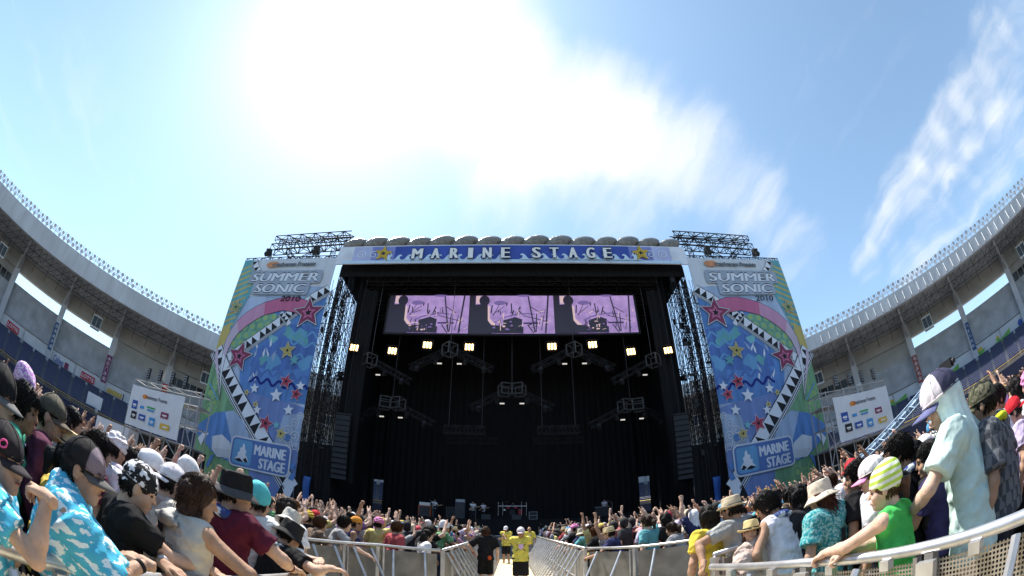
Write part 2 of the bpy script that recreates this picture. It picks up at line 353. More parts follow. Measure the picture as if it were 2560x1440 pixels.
for i in range(-100, 101):
    a = i*1.1
    if abs(a) > 110: continue
    b = a+1.1
    for r, z in ((75, 22.6), (78.5, 22.2)):
        tb.bar(PP(a, r, z), PP(b, r, z), .07); tb.bar(PP(a, r, z), PP(b, r, z+1.3), .045, caps=False); tb.bar(PP(a, r, z), PP(a, r, z+1.3), .045, caps=False)
    if i % 2 == 0: tb.bar(PP(a, 72.5, 23.4), PP(a, 83, 21.4), .06, caps=False); tb.bar(PP(a, 75, 22.6), PP(a+1.1, 78.5, 22.2), .045, caps=False)
tb.build('roof_truss', m_dsteel, STAD)
fb = MB(); fb.add([(-.06, 0, 0), (.06, 0, 0), (.06, -.62, .1), (-.06, -.62, .1), (-.06, 0, 2.0), (.06, 0, 2.0), (.06, -.3, 2.0), (-.06, -.3, 2.0)], [(3, 2, 1, 0), (4, 5, 6, 7), (0, 1, 5, 4), (1, 2, 6, 5), (2, 3, 7, 6), (3, 0, 4, 7)]); fme = fb.mesh('fin', m_white)
for i in range(34):                       # fins on the right-hand fascia
    a = 45+1.25*i; p = PP(a, 71.98, 23.45); ob('fin', fme, STAD, Matrix.Translation(p) @ Matrix.Rotation(-R(a), 4, 'Z'))
# floodlights: one shared mesh, two rows
fl = MB(); fl.bar((0, 0, 0), (0, 0, .95), .04, m_steel); fl.bar((0, .22, 1.2), (0, -.3, 1.05), .34, m_steel, 8, .46); fl.bar((0, -.301, 1.05), (0, -.33, 1.04), .40, m_conc, 8); flm = fl.mesh('floodlight')
rb = MB()
for sgn, top in ((-1, 26.3), (1, 25.6)):
    for i in range(52):
        a = sgn*(42+.86*i)
        for row, (r, z) in enumerate(((72.9, top+.1), (73.9, top+1.25))):
            if row == 0 and i % 9 == 8: continue
            ob('floodlight', flm, STAD, Matrix.Translation(PP(a+.43*row, r, z)) @ Matrix.Rotation(-R(a)+random.uniform(-.25, .25), 4, 'Z') @ Matrix.Scale(random.uniform(.62, .74), 4))
        for z in (.55, 1.1, 1.35): rb.bar(PP(a, 73.2, top+z), PP(a+sgn*.86, 73.2, top+z), .045, caps=False)
        rb.bar(PP(a, 73.2, top), PP(a, 73.2, top+1.5), .05, caps=False); rb.bar(PP(a, 73.9, top), PP(a, 73.9, top+2.4), .05, caps=False)
tag(rb.build('roof_railing', m_steel, STAD), kind='stuff')
# adverts on the wall panels and the pillars
def stadsheet(az, r, z):
    U = Vector((math.cos(R(az)), -math.sin(R(az)), 0)); return Sheet(Vector(PP(az, r, z)), U, (0, 0, 1), .01)
ADV = [(-72.6, 'LOTTE', m_red), (-76.9, '', m_blueD), (-63.9, 'Calbee', m_blueD), (-59.6, 'LOTTE', m_red), (-55.2, '', m_gold), (-68.2, '', m_blueD)]
ADV = [(-77, 'box', m_gold), (-72.3, 'LOTTE', m_red), (-64.0, 'Calbee', m_blueD), (-59.5, 'LOTTE', m_red), (-55.1, 'bar', m_gold)]
for az, t, m in ADV:
    s = stadsheet(az, 83.3, 9.3)
    if t == 'LOTTE': s.rect(-1.6, .9, 1.6, 2.1, m); s.text(t, 0, 1.2, .62, m_white, width=2.8, bold=.02)
    elif t == 'Calbee': s.text(t, -.5, .9, 1.1, m, width=2.4, shear=.2, bold=.02); s.rect(1.1, .8, 2.0, 1.9, m_mar)
    elif t == 'box': s.rect(-1.3, .5, -.2, 2.0, m_gold); s.rect(.1, .6, 1.3, 1.9, m_blueD)
    else:
        for q in range(6): s.poly([(-1.9+q*.55, .9), (-1.5+q*.55, .9), (-1.25+q*.55, 1.8), (-1.65+q*.55, 1.8)], m)
        s.rect(1.7, .5, 1.9, 2.0, m_blk)
    s.build(STAD, 'advert_print')
for az, t in ((70.5, 'g'), (61.6, 'g'), (66.5, 's'), (53.2, 'g'), (57.9, 'r'), (74.5, 'b')):
    s = stadsheet(az, 83.3, 9.3)
    if t == 'g': s.poly([(-2.2, .5), (2.1, .5), (2.3, 1.7), (.2, 1.05), (-2.2, .9)], m_grn); s.disc(-1.0, 1.45, .4, m_gold, 10); s.disc(-1.0, 1.0, .45, m_grn, 10)
    elif t == 's': s.poly([(-1.6, .7), (1.2, .6), (1.6, 1.4), (-1.2, 1.3)], m_grn); s.rect(-1, 1.4, 1, 1.9, m_gold)
    elif t == 'r': s.poly([(-1.5, .8), (-.2, .6), (1.5, .9), (1.1, 1.5), (1.7, 2.0), (.3, 1.7), (-1.2, 1.6)], m_mar); s.disc(.7, 1.5, .35, m_org, 9)
    else: s.disc(-1.0, 1.2, .6, m_blueD, 14); s.rect(-.2, .8, 2.0, 1.6, m_blueD)
    s.build(STAD, 'advert_print')
m_plum = mat('sign_plum', (.20, .03, .12), .6); m_ltb = mat('sign_blue', (.02, .08, .22), .6); m_brk = mat('sign_brick', (.32, .07, .05), .6)
for az, bgm, fg in ((-66, m_ltb, m_white), (-57.2, m_plum, m_white), (-48.4, m_red, m_gold), (66, m_ltb, m_concl), (57.2, m_brk, m_white), (48.4, m_white, m_blk)):
    s = stadsheet(az, 82.86, 11.4); s.rect(-.58, 0, .58, 5.2, bgm)
    for q in range(5):                      # a column of strokes, as the characters read at this distance
        v = .35+q*.95
        for (u0, v0, u1, v1) in ((-.34, .58, .34, .66), (-.34, .3, .34, .38), (-.05, .02, .05, .72), (-.34, .02, -.26, .4), (.26, .02, .34, .4)):
            if random.random() < .85: s.rect(u0, v+v0, u1, v+v1, fg)
    s.build(STAD, 'pillar_sign')
# open white van hatch / small white gate in the left seats
mb = MB(); polbox(mb, -58.9, -56.6, 68, 69, 4.5, 7.4, m_wpanel); polbox(mb, -58.2, -57.4, 67.9, 68.0, 4.6, 5.6, m_dark); mb.build('vomitory_box', None, STAD)

# ---------------------------------------------------------------- stage
m_black = mat('stage_black', (.012, .012, .013), .85, var=.2, vscale=1.2, bump=.25, bscale=3, stretch=(3, 3, .2), spec=.15)
m_blacks = mat('black_metal', (.02, .02, .022), .6, .2)
m_rig = mat('rig_grey', (.024, .024, .026), .7, .1)
m_truss = mat('black_truss', (.022, .022, .024), .85, 0, spec=.1)
m_alu = mat('aluminium', (.08, .08, .083), .6, .1)
STG = empty('concert_stage', (0, 33, 0), 0, 'large black open concert stage with dark drapes and roof', 'stage')
def bx(name, c, sz, m, parent=STG):
    p = Vector(parent.location) if parent is not None else Vector((0, 0, 0))
    return MB().box(Vector(c)-p, sz).build(name, m, parent)
bx('deck', (0, 40, 2.2), (33, 14, .3), m_black); bx('skirt', (0, 33.05, 1.02), (33, .1, 2.04), m_black)
m_dr = m_black
def drape(name, p0, p1, z0, z1, amp=.12, fold=.7, parent=STG):
    p0, p1 = Vector((*p0, 0)), Vector((*p1, 0)); L = (p1-p0).length; n = max(4, int(L/fold*4)); d = (p1-p0)/L; nn = Vector((-d.y, d.x, 0)); mb = MB(); o = Vector(parent.location)
    for i in range(n+1):
        q = p0+d*L*i/n+nn*amp*math.sin(i*math.pi/2+.4*math.sin(i*.7))
        mb.v += [(q.x-o.x, q.y-o.y, z0), (q.x-o.x, q.y-o.y, z1)]
    mb.f = [[2*i, 2*i+2, 2*i+3, 2*i+1] for i in range(n)]; mb.m = [0]*n
    return mb.build(name, m_dr, parent, True)
drape('back_drape', (-14.2, 46.6), (14.0, 46.6), 2.35, 27); drape('back_drape', (-17, 46.8), (-15.4, 46.8), 2.35, 27); drape('back_drape', (15.3, 46.8), (17, 46.8), 2.35, 27); drape('back_drape', (-17, 47.0), (-13.6, 47.0), 6.4, 27); drape('back_drape', (13.4, 47.0), (17, 47.0), 6.8, 27)
drape('side_drape', (-14.9, 33.6), (-16.2, 47), 0, 24.5); drape('side_drape', (14.9, 33.6), (16.2, 47), 0, 24.5)
drape('side_drape', (-18.2, 33.4), (-14.9, 33.55), 0, 7.5); drape('side_drape', (14.9, 33.55), (18.2, 33.4), 0, 7.5)
for sg in (-1, 1):                          # curtain legs with a torn slit of daylight between them
    drape('curtain_leg', (sg*14.95, 34.4), (sg*13.3, 34.7), 4.5, 23.6, .15)
    mb = MB(); o = STG.location
    pts = [(sg*13.25, 34.7, 2.4), (sg*13.25, 34.7, 23.6), (sg*15.8, 34.2, 23.6), (sg*16.7, 34.0, 21.5)]
bx('roof', (0, 40.2, 27.4), (35.6, 14.6, .6), m_black); bx('roof_valance', (0, 47.2, 25.5), (35, .2, 4), m_black)
for sg in (-1, 1): bx('roof_side', (sg*17.3, 40, 25.9), (.15, 13.5, 2.4), m_black)
for y in (34.2, 37.5, 41, 44.5):
    t = MB(); t.truss((-17, y-33, 26.4), (17, y-33, 26.4), .9, .9, 1.1, .05); t.build('roof_truss', m_blacks, STG)
bx('front_border', (0, 33.2, 25.1), (34.6, .12, 1.6), m_black)
mb = MB(); mb.truss((-14.6, 1.2, 24.5), (14.6, 1.2, 24.5), .7, .7, .9, .05); mb.build('front_truss', m_truss, STG)

# scaffold towers beside the opening
def tower(x, y, z1, w, h, label, lean=0):
    e = empty('scaffold_tower', (x, y, 0), 0, label, 'scaffold')
    for i in range(2):
        for j in range(2):
            t = MB(); px, py = (i-.5)*w, (j-.5)*h; t.truss((px, py, 0), (px+lean*i*.3, py, z1), .34, .34, .8, .042, rd=.018); t.build('mast', m_truss, e)
    br = MB(); n = int(z1/2.4)
    for k in range(n):
        z, zb = k*2.4+.8, min(z1, (k+1)*2.4+.8)
        c = [(-w/2, -h/2), (w/2, -h/2), (w/2, h/2), (-w/2, h/2)]
        for i in range(4):
            a, b = c[i], c[(i+1) % 4]; br.bar((*a, z), (*b, z), .04); br.bar((*a, z), (*b, zb), .03); 
            if k % 2: br.bar((*b, z), (*a, zb), .03)
    br.build('bracing', m_truss, e)
    jn = MB()
    for k in range(26):
        z = random.uniform(3, z1-1); jn.box((random.choice((-.5, .5))*w, random.choice((-.5, .5))*h-.1, z), (random.uniform(.15, .5), .2, random.uniform(.15, .6)))
    tag(jn.build('clamps_and_boxes', m_blacks, e), kind='stuff')
    for k in range(3):
        cb = MB(); xa = random.uniform(-w/2, w/2); cb.tube([(xa+.15*math.sin(q*.9+k), -h/2-.1, z1*q/12) for q in range(13)], .03, n=5); cb.build('cable', m_blacks, e)
    return e
for sg, sd in ((-1, 'left'), (1, 'right')):
    tower(sg*16.55, 34.2, 25.6, 1.3, 1.6, f'black scaffold tower nearest the opening, {sd} side of the stage')
    tower(sg*19.0, 36.2, 25.2, 1.9, 2.0, f'black scaffold tower behind the inner edge of the {sd} banner')
# top rigging over the banners
for sg, sd in ((-1, 'left'), (1, 'right')):
    e = empty('rigging_truss', (sg*23.5, 33.5, 0), 0, f'dark lattice rigging truss standing above the {sd} printed banner', 'truss')
    X = lambda x: sg*(x-23.5)
    t = MB(); t.truss((X(29.6), -1.1, 25.95), (X(17.6), -1.1, 25.95), .5, .5, .6, .06); t.build('lower_chord', m_truss, e)
    t = MB(); t.truss((X(27.6), .3, 28.6), (X(17.2), .3, 29.0), 1.0, .9, .9, .08); t.build('upper_chord', m_truss, e)
    t = MB(); t.truss((X(27.4), .3, 29.9), (X(17.4), .3, 30.1), 1.0, .6, .9, .075); t.build('upper_chord', m_truss, e)
    for xa, xb in ((25.2, 23.2), (21, 22.4), (19.2, 18.6)):
        t = MB(); t.truss((X(xa), .3, 28.2), (X(xb), -.8, 26.1), .5, .5, .6, .04); t.build('strut', m_truss, e)
    for x in (28.6, 24.6, 20.5): t = MB(); t.truss((X(x), .3, 0), (X(x), .3, 26), .6, .6, .9, .045); t.build('mast', m_truss, e)
    for x in (26.7, 20.4):
        e2 = empty('spotlight', (sg*x, 32.3, 26.25), 0, f'black spotlight on the truss above the {sd} banner, {"outer" if x > 23 else "inner"} one', 'light', 'spotlights above the banners')
        t = MB(); t.box((0, 0, .75), (.55, .5, .85), rot=Matrix.Rotation(R(22), 3, 'X')); t.bar((0, -.18, .4), (0, -.45, .25), .24, n=10, r2=.3); t.build('lamp_body', m_blacks, e2)
        t = MB(); t.bar((-.34, 0, 0), (-.34, 0, .75), .03); t.bar((.34, 0, 0), (.34, 0, .75), .03); t.bar((-.34, 0, 0), (.34, 0, 0), .03); t.build('yoke', m_blacks, e2)

# ---------------------------------------------------------------- header sign with lettering and the cloth roll on top
HD = empty('header_sign', (0, 32, 25.0), 0, 'long blue and white header sign lettered MARINE STAGE over the stage', 'sign')
m_hw = mat('banner_white', (.66, .70, .78), .6, var=.08, vscale=.5); m_hb = mat('header_blue', (.035, .075, .36), .6, var=.15, vscale=.4); m_hb2 = mat('header_violet', (.20, .24, .56), .6, var=.15, vscale=.5); m_hb3 = mat('header_pale', (.42, .46, .70), .6, var=.12, vscale=.6)
m_lw = mat('wave_pale', (.50, .66, .82), .6, var=.08)
mb = MB(); mb.add([(-17.75, 0, 0), (17.75, 0, 0), (17.4, 0, 2.15), (-17.4, 0, 2.15), (-17.75, .12, 0), (17.75, .12, 0), (17.4, .12, 2.15), (-17.4, .12, 2.15)], [(0, 1, 2, 3), (5, 4, 7, 6), (0, 4, 5, 1), (3, 2, 6, 7), (0, 3, 7, 4), (1, 5, 6, 2)]); mb.build('board', m_hw, HD)
s = Sheet((0, 0, 0), (1, 0, 0), (0, 0, 1), .004)
s.poly([(-15.8, .3), (15.8, .3), (15.8, 2.05), (-15.8, 2.05)], m_hb3); s.poly([(-13.8, .3), (13.8, .3), (13.8, 2.05), (-13.8, 2.05)], m_hb2); s.poly([(-11.4, .3), (11.4, .3), (11.4, 2.05), (-11.4, 2.05)], m_hb)
s.rect(-16.8, 0.02, 16.8, .36, m_lw)
for sg in (-1, 1):
    for k in range(12):                      # rolling waves along the foot, running in from both ends
        u = sg*(1.2+.98*k); wv = [(-.55, 0), (-.25, .12), (0, .5), (.18, .62), (.34, .55), (.38, .4), (.26, .45), (.17, .36), (.22, .15), (.5, 0)]
        s.poly([(u-sg*a*1.15, .3+b*1.15) for a, b in (wv if sg < 0 else wv[::-1])], m_lw)
    for k in range(4): s.spiral(sg*(12.2+1.35*k), .98+.03*k, .55, .09, m_hw, flip=-sg)
    s.star(sg*12.55, 1.15, 1.02, m_blk, .1*sg); s.star(sg*12.55, 1.15, .95, m_gold, .1*sg); s.star(sg*12.55, 1.15, .66, m_blk, .1*sg); s.star(sg*12.55, 1.15, .58, m_gold, .1*sg); s.star(sg*12.55, 1.15, .33, m_blk, .1*sg)
LET = [('M', -9.05), ('A', -7.25), ('R', -5.45), ('I', -3.9), ('N', -2.33), ('E', -.6), ('S', 2.3), ('T', 3.98), ('A', 5.76), ('G', 7.46), ('E', 9.12)]
m_let = mat('letter_white', (.76, .77, .78), .6, var=.05)
for c, u in LET:
    wd = {'M': 1.08, 'I': .36}.get(c, .82)
    s.otext(c, u, .40, 1.22, m_let, m_blk, wd*.86, 0, .115, .08)
s.build(HD)
m_roll = mat('silver_cloth', (.23, .23, .225), .3, .0, spec=.6, var=.3, vscale=2.5, bump=1.0, bscale=4, stretch=(1, 1, 2.5), folds=.8)
RO = empty('cloth_roll', (0, 32.6, 27.2), 0, 'grey twisted inflatable roll lying along the top of the header sign', 'roll')
def lobe():
    mb = MB(); n, k = 22, 18
    for i in range(n+1):
        t = math.pi*i/n
        for j in range(k):
            a = 2*math.pi*j/k; c, q = math.cos(t), math.sin(t); rr = q**.8; z = .72*rr*math.cos(a); y = .78*rr*math.sin(a); x = -1.15*c+.75*z-.25*(1 if z > 0 else 0)*z*z
            mb.v.append((x, y, .55+z+.04*math.sin(7*a+6*c)*rr*(1 if z < .1 else .3)))
    for i in range(n):
        for j in range(k): mb.f.append([i*k+(j+1) % k, i*k+j, (i+1)*k+j, (i+1)*k+(j+1) % k]); mb.m.append(0)
    return mb.mesh('lobe', m_roll, True)
lm = lobe()
for i in range(15): ob('lobe', lm, RO, Matrix.Translation((-16.1+i*2.3, 0, .06*math.sin(i*1.7))) @ Matrix.Scale(1.03+.05*random.random(), 4))
mb = MB(); mb.bar((-17.3, .1, .1), (17.3, .1, .1), .18, n=6); mb.build('support_tube', m_blacks, RO)

# ---------------------------------------------------------------- the two tall printed banners
c_ = lambda n, r, g_, b, **k: mat('banner_'+n, (r, g_, b), .65, var=k.get('var', .1), vscale=k.get('vs', .5), bump=.35, bscale=.8, stretch=(2.2, 1, .25), trans=.08, spec=.2)
BW = c_('paper', 0.601, 0.642, 0.706); BPALE = c_('pale_blue', 0.345, 0.448, 0.622, var=.2); BBLUE = c_('blue', 0.108, 0.238, 0.53, var=.25, vs=.9); BDEEP = c_('deep_blue', 0.091, 0.178, 0.458, var=.25, vs=.7); BVIO = c_('violet_blue', 0.174, 0.253, 0.516, var=.2); BGRN = c_('green', 0.184, 0.354, 0.203, var=.3, vs=.8)
BLIME = c_('lime', 0.299, 0.458, 0.181, var=.15); BTEAL = c_('teal', 0.141, 0.383, 0.434, var=.15); BYEL = c_('yellow', 0.521, 0.442, 0.154); BPK = c_('pink', 0.521, 0.151, 0.283, var=.1); BPK2 = c_('light_pink', 0.571, 0.303, 0.458, var=.1); BPK3 = c_('pale_pink', 0.549, 0.464, 0.574); BRED = c_('red', 0.409, 0.065, 0.111); BCRIM = c_('crimson', 0.303, 0.058, 0.131); BBK = c_('black', .02, .02, .025); BWH = c_('white', .72, .74, .76); BSKY = c_('sky', 0.147, 0.355, 0.605); BAQ = c_('aqua', 0.209, 0.501, 0.559); BGRY = c_('grey', 0.346, 0.395, 0.447); BORG = c_('orange', 0.605, 0.273, 0.139)
def banner(sg, label):
    x0 = -29.5 if sg < 0 else 17.5
    e = empty('stage_banner', (x0+6, 32, 1.7), 0, label, 'banner', 'tall printed banners beside the stage')
    W, H = 12.0, 24.1
    nb = MB(); nx, ny = 12, 24
    for j in range(ny+1):
        for i in range(nx+1): nb.v.append((-6+W*i/nx, .03, H*j/ny))
    for j in range(ny):
        for i in range(nx): a = j*(nx+1)+i; nb.f.append([a, a+1, a+nx+2, a+nx+1]); nb.m.append(0)
    nb.build('cloth', BPALE, e)
    s = Sheet((-6, 0, 0), (1, 0, 0), (0, 0, 1), .0006, None if sg < 0 else 12.0)
    pl = s.poly
    pl([(0, 19.5), (12, 19.5), (12, 24.1), (0, 24.1)], BW); pl([(3, 19.6), (12, 18.6), (12, 20.6), (4, 21.0)], BPALE)
    # blue sea
    pl([(0, 0), (12, 0), (12, 8.5), (7, 9.5), (0, 10)], BVIO); pl([(3.6, 12.4), (5.2, 14.1), (7.2, 17.2), (12, 19.9), (12, 8.8), (9.3, 8.9), (6.5, 9.2), (4.4, 9.6)], BBLUE)
    pl([(5.5, 13.6), (9, 16.5), (12, 16), (12, 12.2), (8, 11.6), (5, 11.9)], BDEEP); pl([(9.5, 5), (12, 5), (12, 8), (10, 7.6)], BPALE)
    for u, v, r, m in ((10.2, 15.2, .9, BTEAL), (8.7, 15.6, .6, BTEAL), (6.5, 12.6, .5, BTEAL), (11.3, 12.6, .7, BSKY), (6.2, 10.9, .6, BDEEP), (7.6, 12.4, .8, BSKY), (7.0, 14.8, .5, BAQ)): s.poly([(u+r*(1+.35*math.sin(3*a+u))*math.cos(a), v+r*(1+.35*math.sin(2*a+v))*math.sin(a)) for a in [i*math.pi/8 for i in range(16)]], m)
    for k in range(10):                      # white splashes
        u, v = 5.2+random.random()*2.6, 9.8+random.random()*4.2; a = random.uniform(-.6, .6)
        pl([(u, v), (u+.16+a*.2, v+.3), (u+a, v+1.0), (u-.12+a*.3, v+.45)], BWH if k % 2 else BPALE)
    for v0, m, wd in ((15.75, BSKY, .2), (14.7, BSKY, .2), (13.4, BSKY, .16), (11.5, BDEEP, .22), (10.6, c_('navy', 0.019, 0.033, 0.218), .26)):
        ua = 5.4 if v0 < 12 else 9.0
        s.line([(min(12, ua+(12-ua)*i/72), v0-.4*(i/72)+.27*math.sin((12-ua)*i/72*4.6+v0)) for i in range(73)], wd, m)
    # green left side
    pl([(0, 0), (7.5, 0), (7.0, 3), (5.2, 7.6), (3.2, 10), (.6, 13), (0, 14)], BGRN)
    for u, v, r in ((.7, 8.6, .7), (1.4, 9.8, .6), (1.0, 6.9, .6), (.5, 1.2, .8), (2.3, 1.4, .9), (3.6, .9, .7), (4.6, 1.4, .6), (1.2, 2.9, .5), (1.6, 7.7, .6), (5.4, .7, .5)): s.ring(u, v, r, .09, BLIME); s.disc(u, v, r*.45, BLIME, 12)
    # striped corner
    pl([(0, 24.1), (1.5, 24.1), (2.9, 22.0), (2.5, 19.8), (1.2, 15.3), (0, 12.6)], BTEAL)
    for k in range(13):
        v = 22.7-k*.72; q = min(2.2, 1.2+.28*k) if k < 5 else 2.7-.13*k; pl([(0, v), (q, v+q*.42), (q, v+q*.42+.26), (0, v+.28)], BYEL)
    pl([(0, 15.4), (.9, 16.4), (1.3, 15.0), (.5, 12.6), (0, 12.0)], BYEL)
    # green field with rings
    pl([(1.5, 14.4), (2.3, 16.3), (4, 17.7), (7.2, 17.3), (7.1, 15.8), (5.1, 14.2), (2.5, 13)], BGRN); pl([(4.6, 17.7), (7.4, 17.3), (7.9, 17.9), (6.2, 18.4)], BBLUE)
    for i in range(5):
        for j in range(4):
            u, v = 2.2+i*.95+(.45 if j % 2 else 0), 14.0+j*.85+.15*i
            if v < 13.6+.55*(u-1.6)-.6 or v > 17.2 or u > 6.7: continue
            s.disc(u, v, .36, BLIME, 12); s.ring(u, v, .36, .09, BTEAL, 12)
    # triangle strips: black-edged white bands with black triangles
    def strip(pts, wd, step, flip=1):
        s.line(pts, wd*1.35, BBK); s.line(pts, wd*1.18, BWH)
        P = []; L = 0; tri = []
        for i in range(len(pts)-1):
            a, b = Vector(pts[i]), Vector(pts[i+1]); l = (b-a).length; d = (b-a)/l; n = Vector((-d.y, d.x))*flip; k = 0.
            while k+step < l:
                p = a+d*k; tri.append([tuple(p-n*wd*.56), tuple(p+d*step-n*wd*.56), tuple(p+d*step*.5+n*wd*.56)][::flip]); k += step
        s.polys(tri, BBK)
        for off in (.72, .92):
            q = []
            for i, p in enumerate(pts):
                a, b = Vector(pts[max(0, i-1)]), Vector(pts[min(len(pts)-1, i+1)]); d = (b-a).normalized(); n = Vector((-d.y, d.x))*-flip; q.append(tuple(Vector(p)+n*wd*off))
            s.line(q, wd*.2, BWH); s.line(q, wd*.1, BBK)
    strip([(12, 20.4), (10.6, 19.5), (8.9, 18.1), (7.0, 16.4), (5.0, 14.8), (2.9, 13.1), (2.0, 12.5)], .75, .75, -1)
    strip([(1.5, 24.0), (2.0, 23.2), (3.2, 21.9)], .55, .6); strip([(7.2, 17.6), (8.0, 17.0), (8.6, 16.4)], .4, .5)
    strip([(.2, 13.3), (2.0, 11.3), (4.3, 9.0), (6.2, 7.2), (8.1, 5.4), (10.0, 3.5), (11.9, 1.4)], 1.05, 1.0)
    pl([(10.6, 0), (12, 0), (12, 1.9), (11.4, 1.9)], BWH); pl([(10.2, .1), (11.4, .1), (10.8, 1.5)], BBK); pl([(11.5, 0), (11.75, 0), (12, .6), (12, 1.3)], BBK)
    # pink comet
    out_ = [(10.2, 18.9), (8.8, 19.35), (7.4, 19.4), (6.1, 19.1), (4.9, 18.75), (3.8, 18.2), (2.8, 17.5), (1.9, 16.5), (1.4, 15.5), (1.1, 14.4), (1.15, 12.9), (1.4, 11.3), (2.2, 8.1)]
    in_ = [(9.9, 17.3), (8.7, 17.75), (7.4, 17.9), (6.2, 17.6), (5.2, 17.3), (4.2, 16.7), (3.3, 16.0), (2.5, 15.2), (2.0, 14.3), (1.75, 13.4), (1.65, 12.4), (1.7, 11), (2.2, 8.1)]
    if True:
        cols = [BPK, BPK, BPK, BPK, BPK2, BPK2, BPK2, BPK3, BPK3, BPK3, BWH, BWH]
        s.line(out_, .1, BBK); s.line(in_, .1, BBK)
        for i in range(12): s.poly([out_[i], in_[i], in_[i+1], out_[i+1]] if i < 11 else [out_[i], in_[i], out_[i+1]], cols[i])
    pl([(.0, 13.0), (.35, 12.0), (2.3, 8.1), (.9, 11.6), (.3, 13.4)], BPK3); pl([(.3, 9.6), (.5, 9.6), (2.1, 8.0), (1.9, 8.0)], BSKY)
    # wave creature shape in blue, low on the outer side
    pl([(0, 5.2), (2.0, 6.7), (4.3, 7.3), (5.9, 6.3), (6.8, 4.9), (5.1, 2.4), (3.0, 2.7), (.8, 3.9), (0, 4.3)], BBLUE); pl([(3.3, 7.0), (4.3, 7.3), (5.9, 6.3), (6.8, 4.9), (5.4, 2.6), (4.6, 4.6)], BPALE); pl([(2.2, 4.4), (3.4, 4.8), (4.6, 4.2), (5.2, 2.8), (3.2, 2.6), (2.4, 3.2)], BW)
    pl([(.3, 3.9), (1.0, 4.7), (1.7, 4.6), (1.2, 4.1), (.9, 3.2)], BWH); pl([(2.4, 2.6), (2.9, 2.7), (2.2, 1.2), (1.9, 1.5)], BBLUE)
    for k in range(6): s.line([(2.6+.1*k, 3.3-.1*k), (4.9, 3.5-.18*k)], .04, BGRY)
    # spirals, lower inner side
    for u, v, r in ((10.7, 6.3, .5), (11.3, 7.0, .5), (11.75, 7.7, .4), (11.45, 5.9, .5), (10.2, 5.5, .4), (11.0, 5.2, .4), (11.7, 4.9, .4)): s.spiral(u, v, r, .08, BW)
    for u, v in ((10.8, 5.6), (11.6, 3.2), (11.7, 2.3)): pl([(u-.3, v-.2), (u+.2, v-.3), (u+.35, v+.3), (u-.1, v+.35)], BBLUE)
    # stars
    def bigstar(u, v, r, a, b, rot):
        for k, (q, m) in enumerate(((1.12, BBK), (1.07, BWH), (.98, BBK), (.92, a), (.72, BBK), (.68, a), (.55, BBK), (.5, b), (.25, BBK))): s.star(u, v, r*q, m, rot)
    bigstar(10.4, 17.7, 1.7, BCRIM, BPK, .12); bigstar(3.5, 12.7, 1.65, BCRIM, BPK, -.1); bigstar(9.1, 13.7, .92, BYEL, BYEL, .15); bigstar(1.1, 18.1, .9, BYEL, BGRN, -.12)
    for u, v, r, m in ((6.3, 9.7, .55, BWH), (8.9, 9.3, .72, BWH), (10.5, 8.1, .56, BWH), (7.1, 7.7, .5, BWH), (9.5, 6.6, .42, BAQ), (10.1, 12.8, .6, BTEAL), (11.3, 10.4, .5, BWH)): s.star(u, v, r, m, .15)
    for u, v, r, m in ((9.7, 10.7, .75, BRED), (11.0, 9.6, .66, BRED), (8.3, 6.6, .85, BRED), (6.8, 8.2, .38, BYEL), (5.5, 9.2, .36, BYEL), (10.1, 5.9, .6, BYEL)): s.star(u, v, r*1.08, BWH, -.2); s.star(u, v, r, m, -.2); s.star(u, v, r*.3, BBK, -.2)
    # small sign
    t = .0
    s.rrect(4.75, 2.15, 11.45, 5.0, .55, BW, t); s.rrect(4.9, 2.3, 11.3, 4.85, .45, BSKY if False else c_('sign', 0.102, 0.186, 0.447), t); s.rrect(*((5.1, 2.45, 7.3, 4.7) if sg < 0 else (8.9, 2.45, 11.1, 4.7)), .3, BSKY, t)
    cu = 6.2 if sg < 0 else 10.0
    pl([(cu-.8, 2.85), (cu-.45, 3.2), (cu-.5, 3.5), (cu-.25, 3.6), (cu-.3, 3.95), (cu-.05, 4.0), (cu+.02, 4.4), (cu+.2, 4.3), (cu+.3, 3.9), (cu+.5, 3.75), (cu+.42, 3.4), (cu+.6, 3.25), (cu+.85, 2.85), (cu+.3, 2.7), (cu-.4, 2.75)], BWH)
    pl([(cu+.2, 2.9), (cu+.5, 3.15), (cu+.8, 2.8), (cu+.5, 2.7)], BBK); pl([(cu-.8, 2.82), (cu-.2, 3.0), (cu+.3, 2.72), (cu-.3, 2.66)], BBK)
    s.otext('MARINE', 9.25 if sg < 0 else 7.0, 3.62, .9, BWH, BWH, 3.3, 0, .03, .055); s.otext('STAGE', 9.6 if sg < 0 else 6.65, 2.48, .9, BWH, BWH, 2.7, 0, .03, .055)
    # lettering at the top
    s.disc(4.3 if sg < 0 else 9.4, 23.35, .85, BORG, 18, .38); s.otext('creativeman Presents', 7.0 if sg < 0 else 6.4, 23.12, .46, BGRY, BBK, 5.4, .1, .04, .0)
    cs = 6.3 if sg < 0 else 5.9
    for tx, v, wd, off in (('SUMMER', 21.2, 8.6, 0), ('SONIC', 19.85, 6.6, -.15)):
        s.rrect(cs-wd/2-.3+off, v-.22, cs+wd/2+.3+off, v+1.35, .3, BGRY); s.rrect(cs-wd/2-.22+off, v-.14, cs+wd/2+.22+off, v+1.27, .26, c_('title_ground', .34, .40, .50))
        s.otext(tx, cs+off, v+.05, 1.0, BWH, BBK, wd-.2, .12, .105, .075)
    s.text('TOKYO OSAKA 2010' if False else '2010', 7.9 if sg < 0 else 4.0, 18.9, .6, BBK, bold=.02, width=2.4, shear=.1)
    s.build(e)
    rp = MB()
    for u in (-5.9, -3, 0, 3, 5.9): rp.bar((u, .2, 0), (u, .2, 24.0), .03)
    rp.build('lacing_rope', m_truss, e)
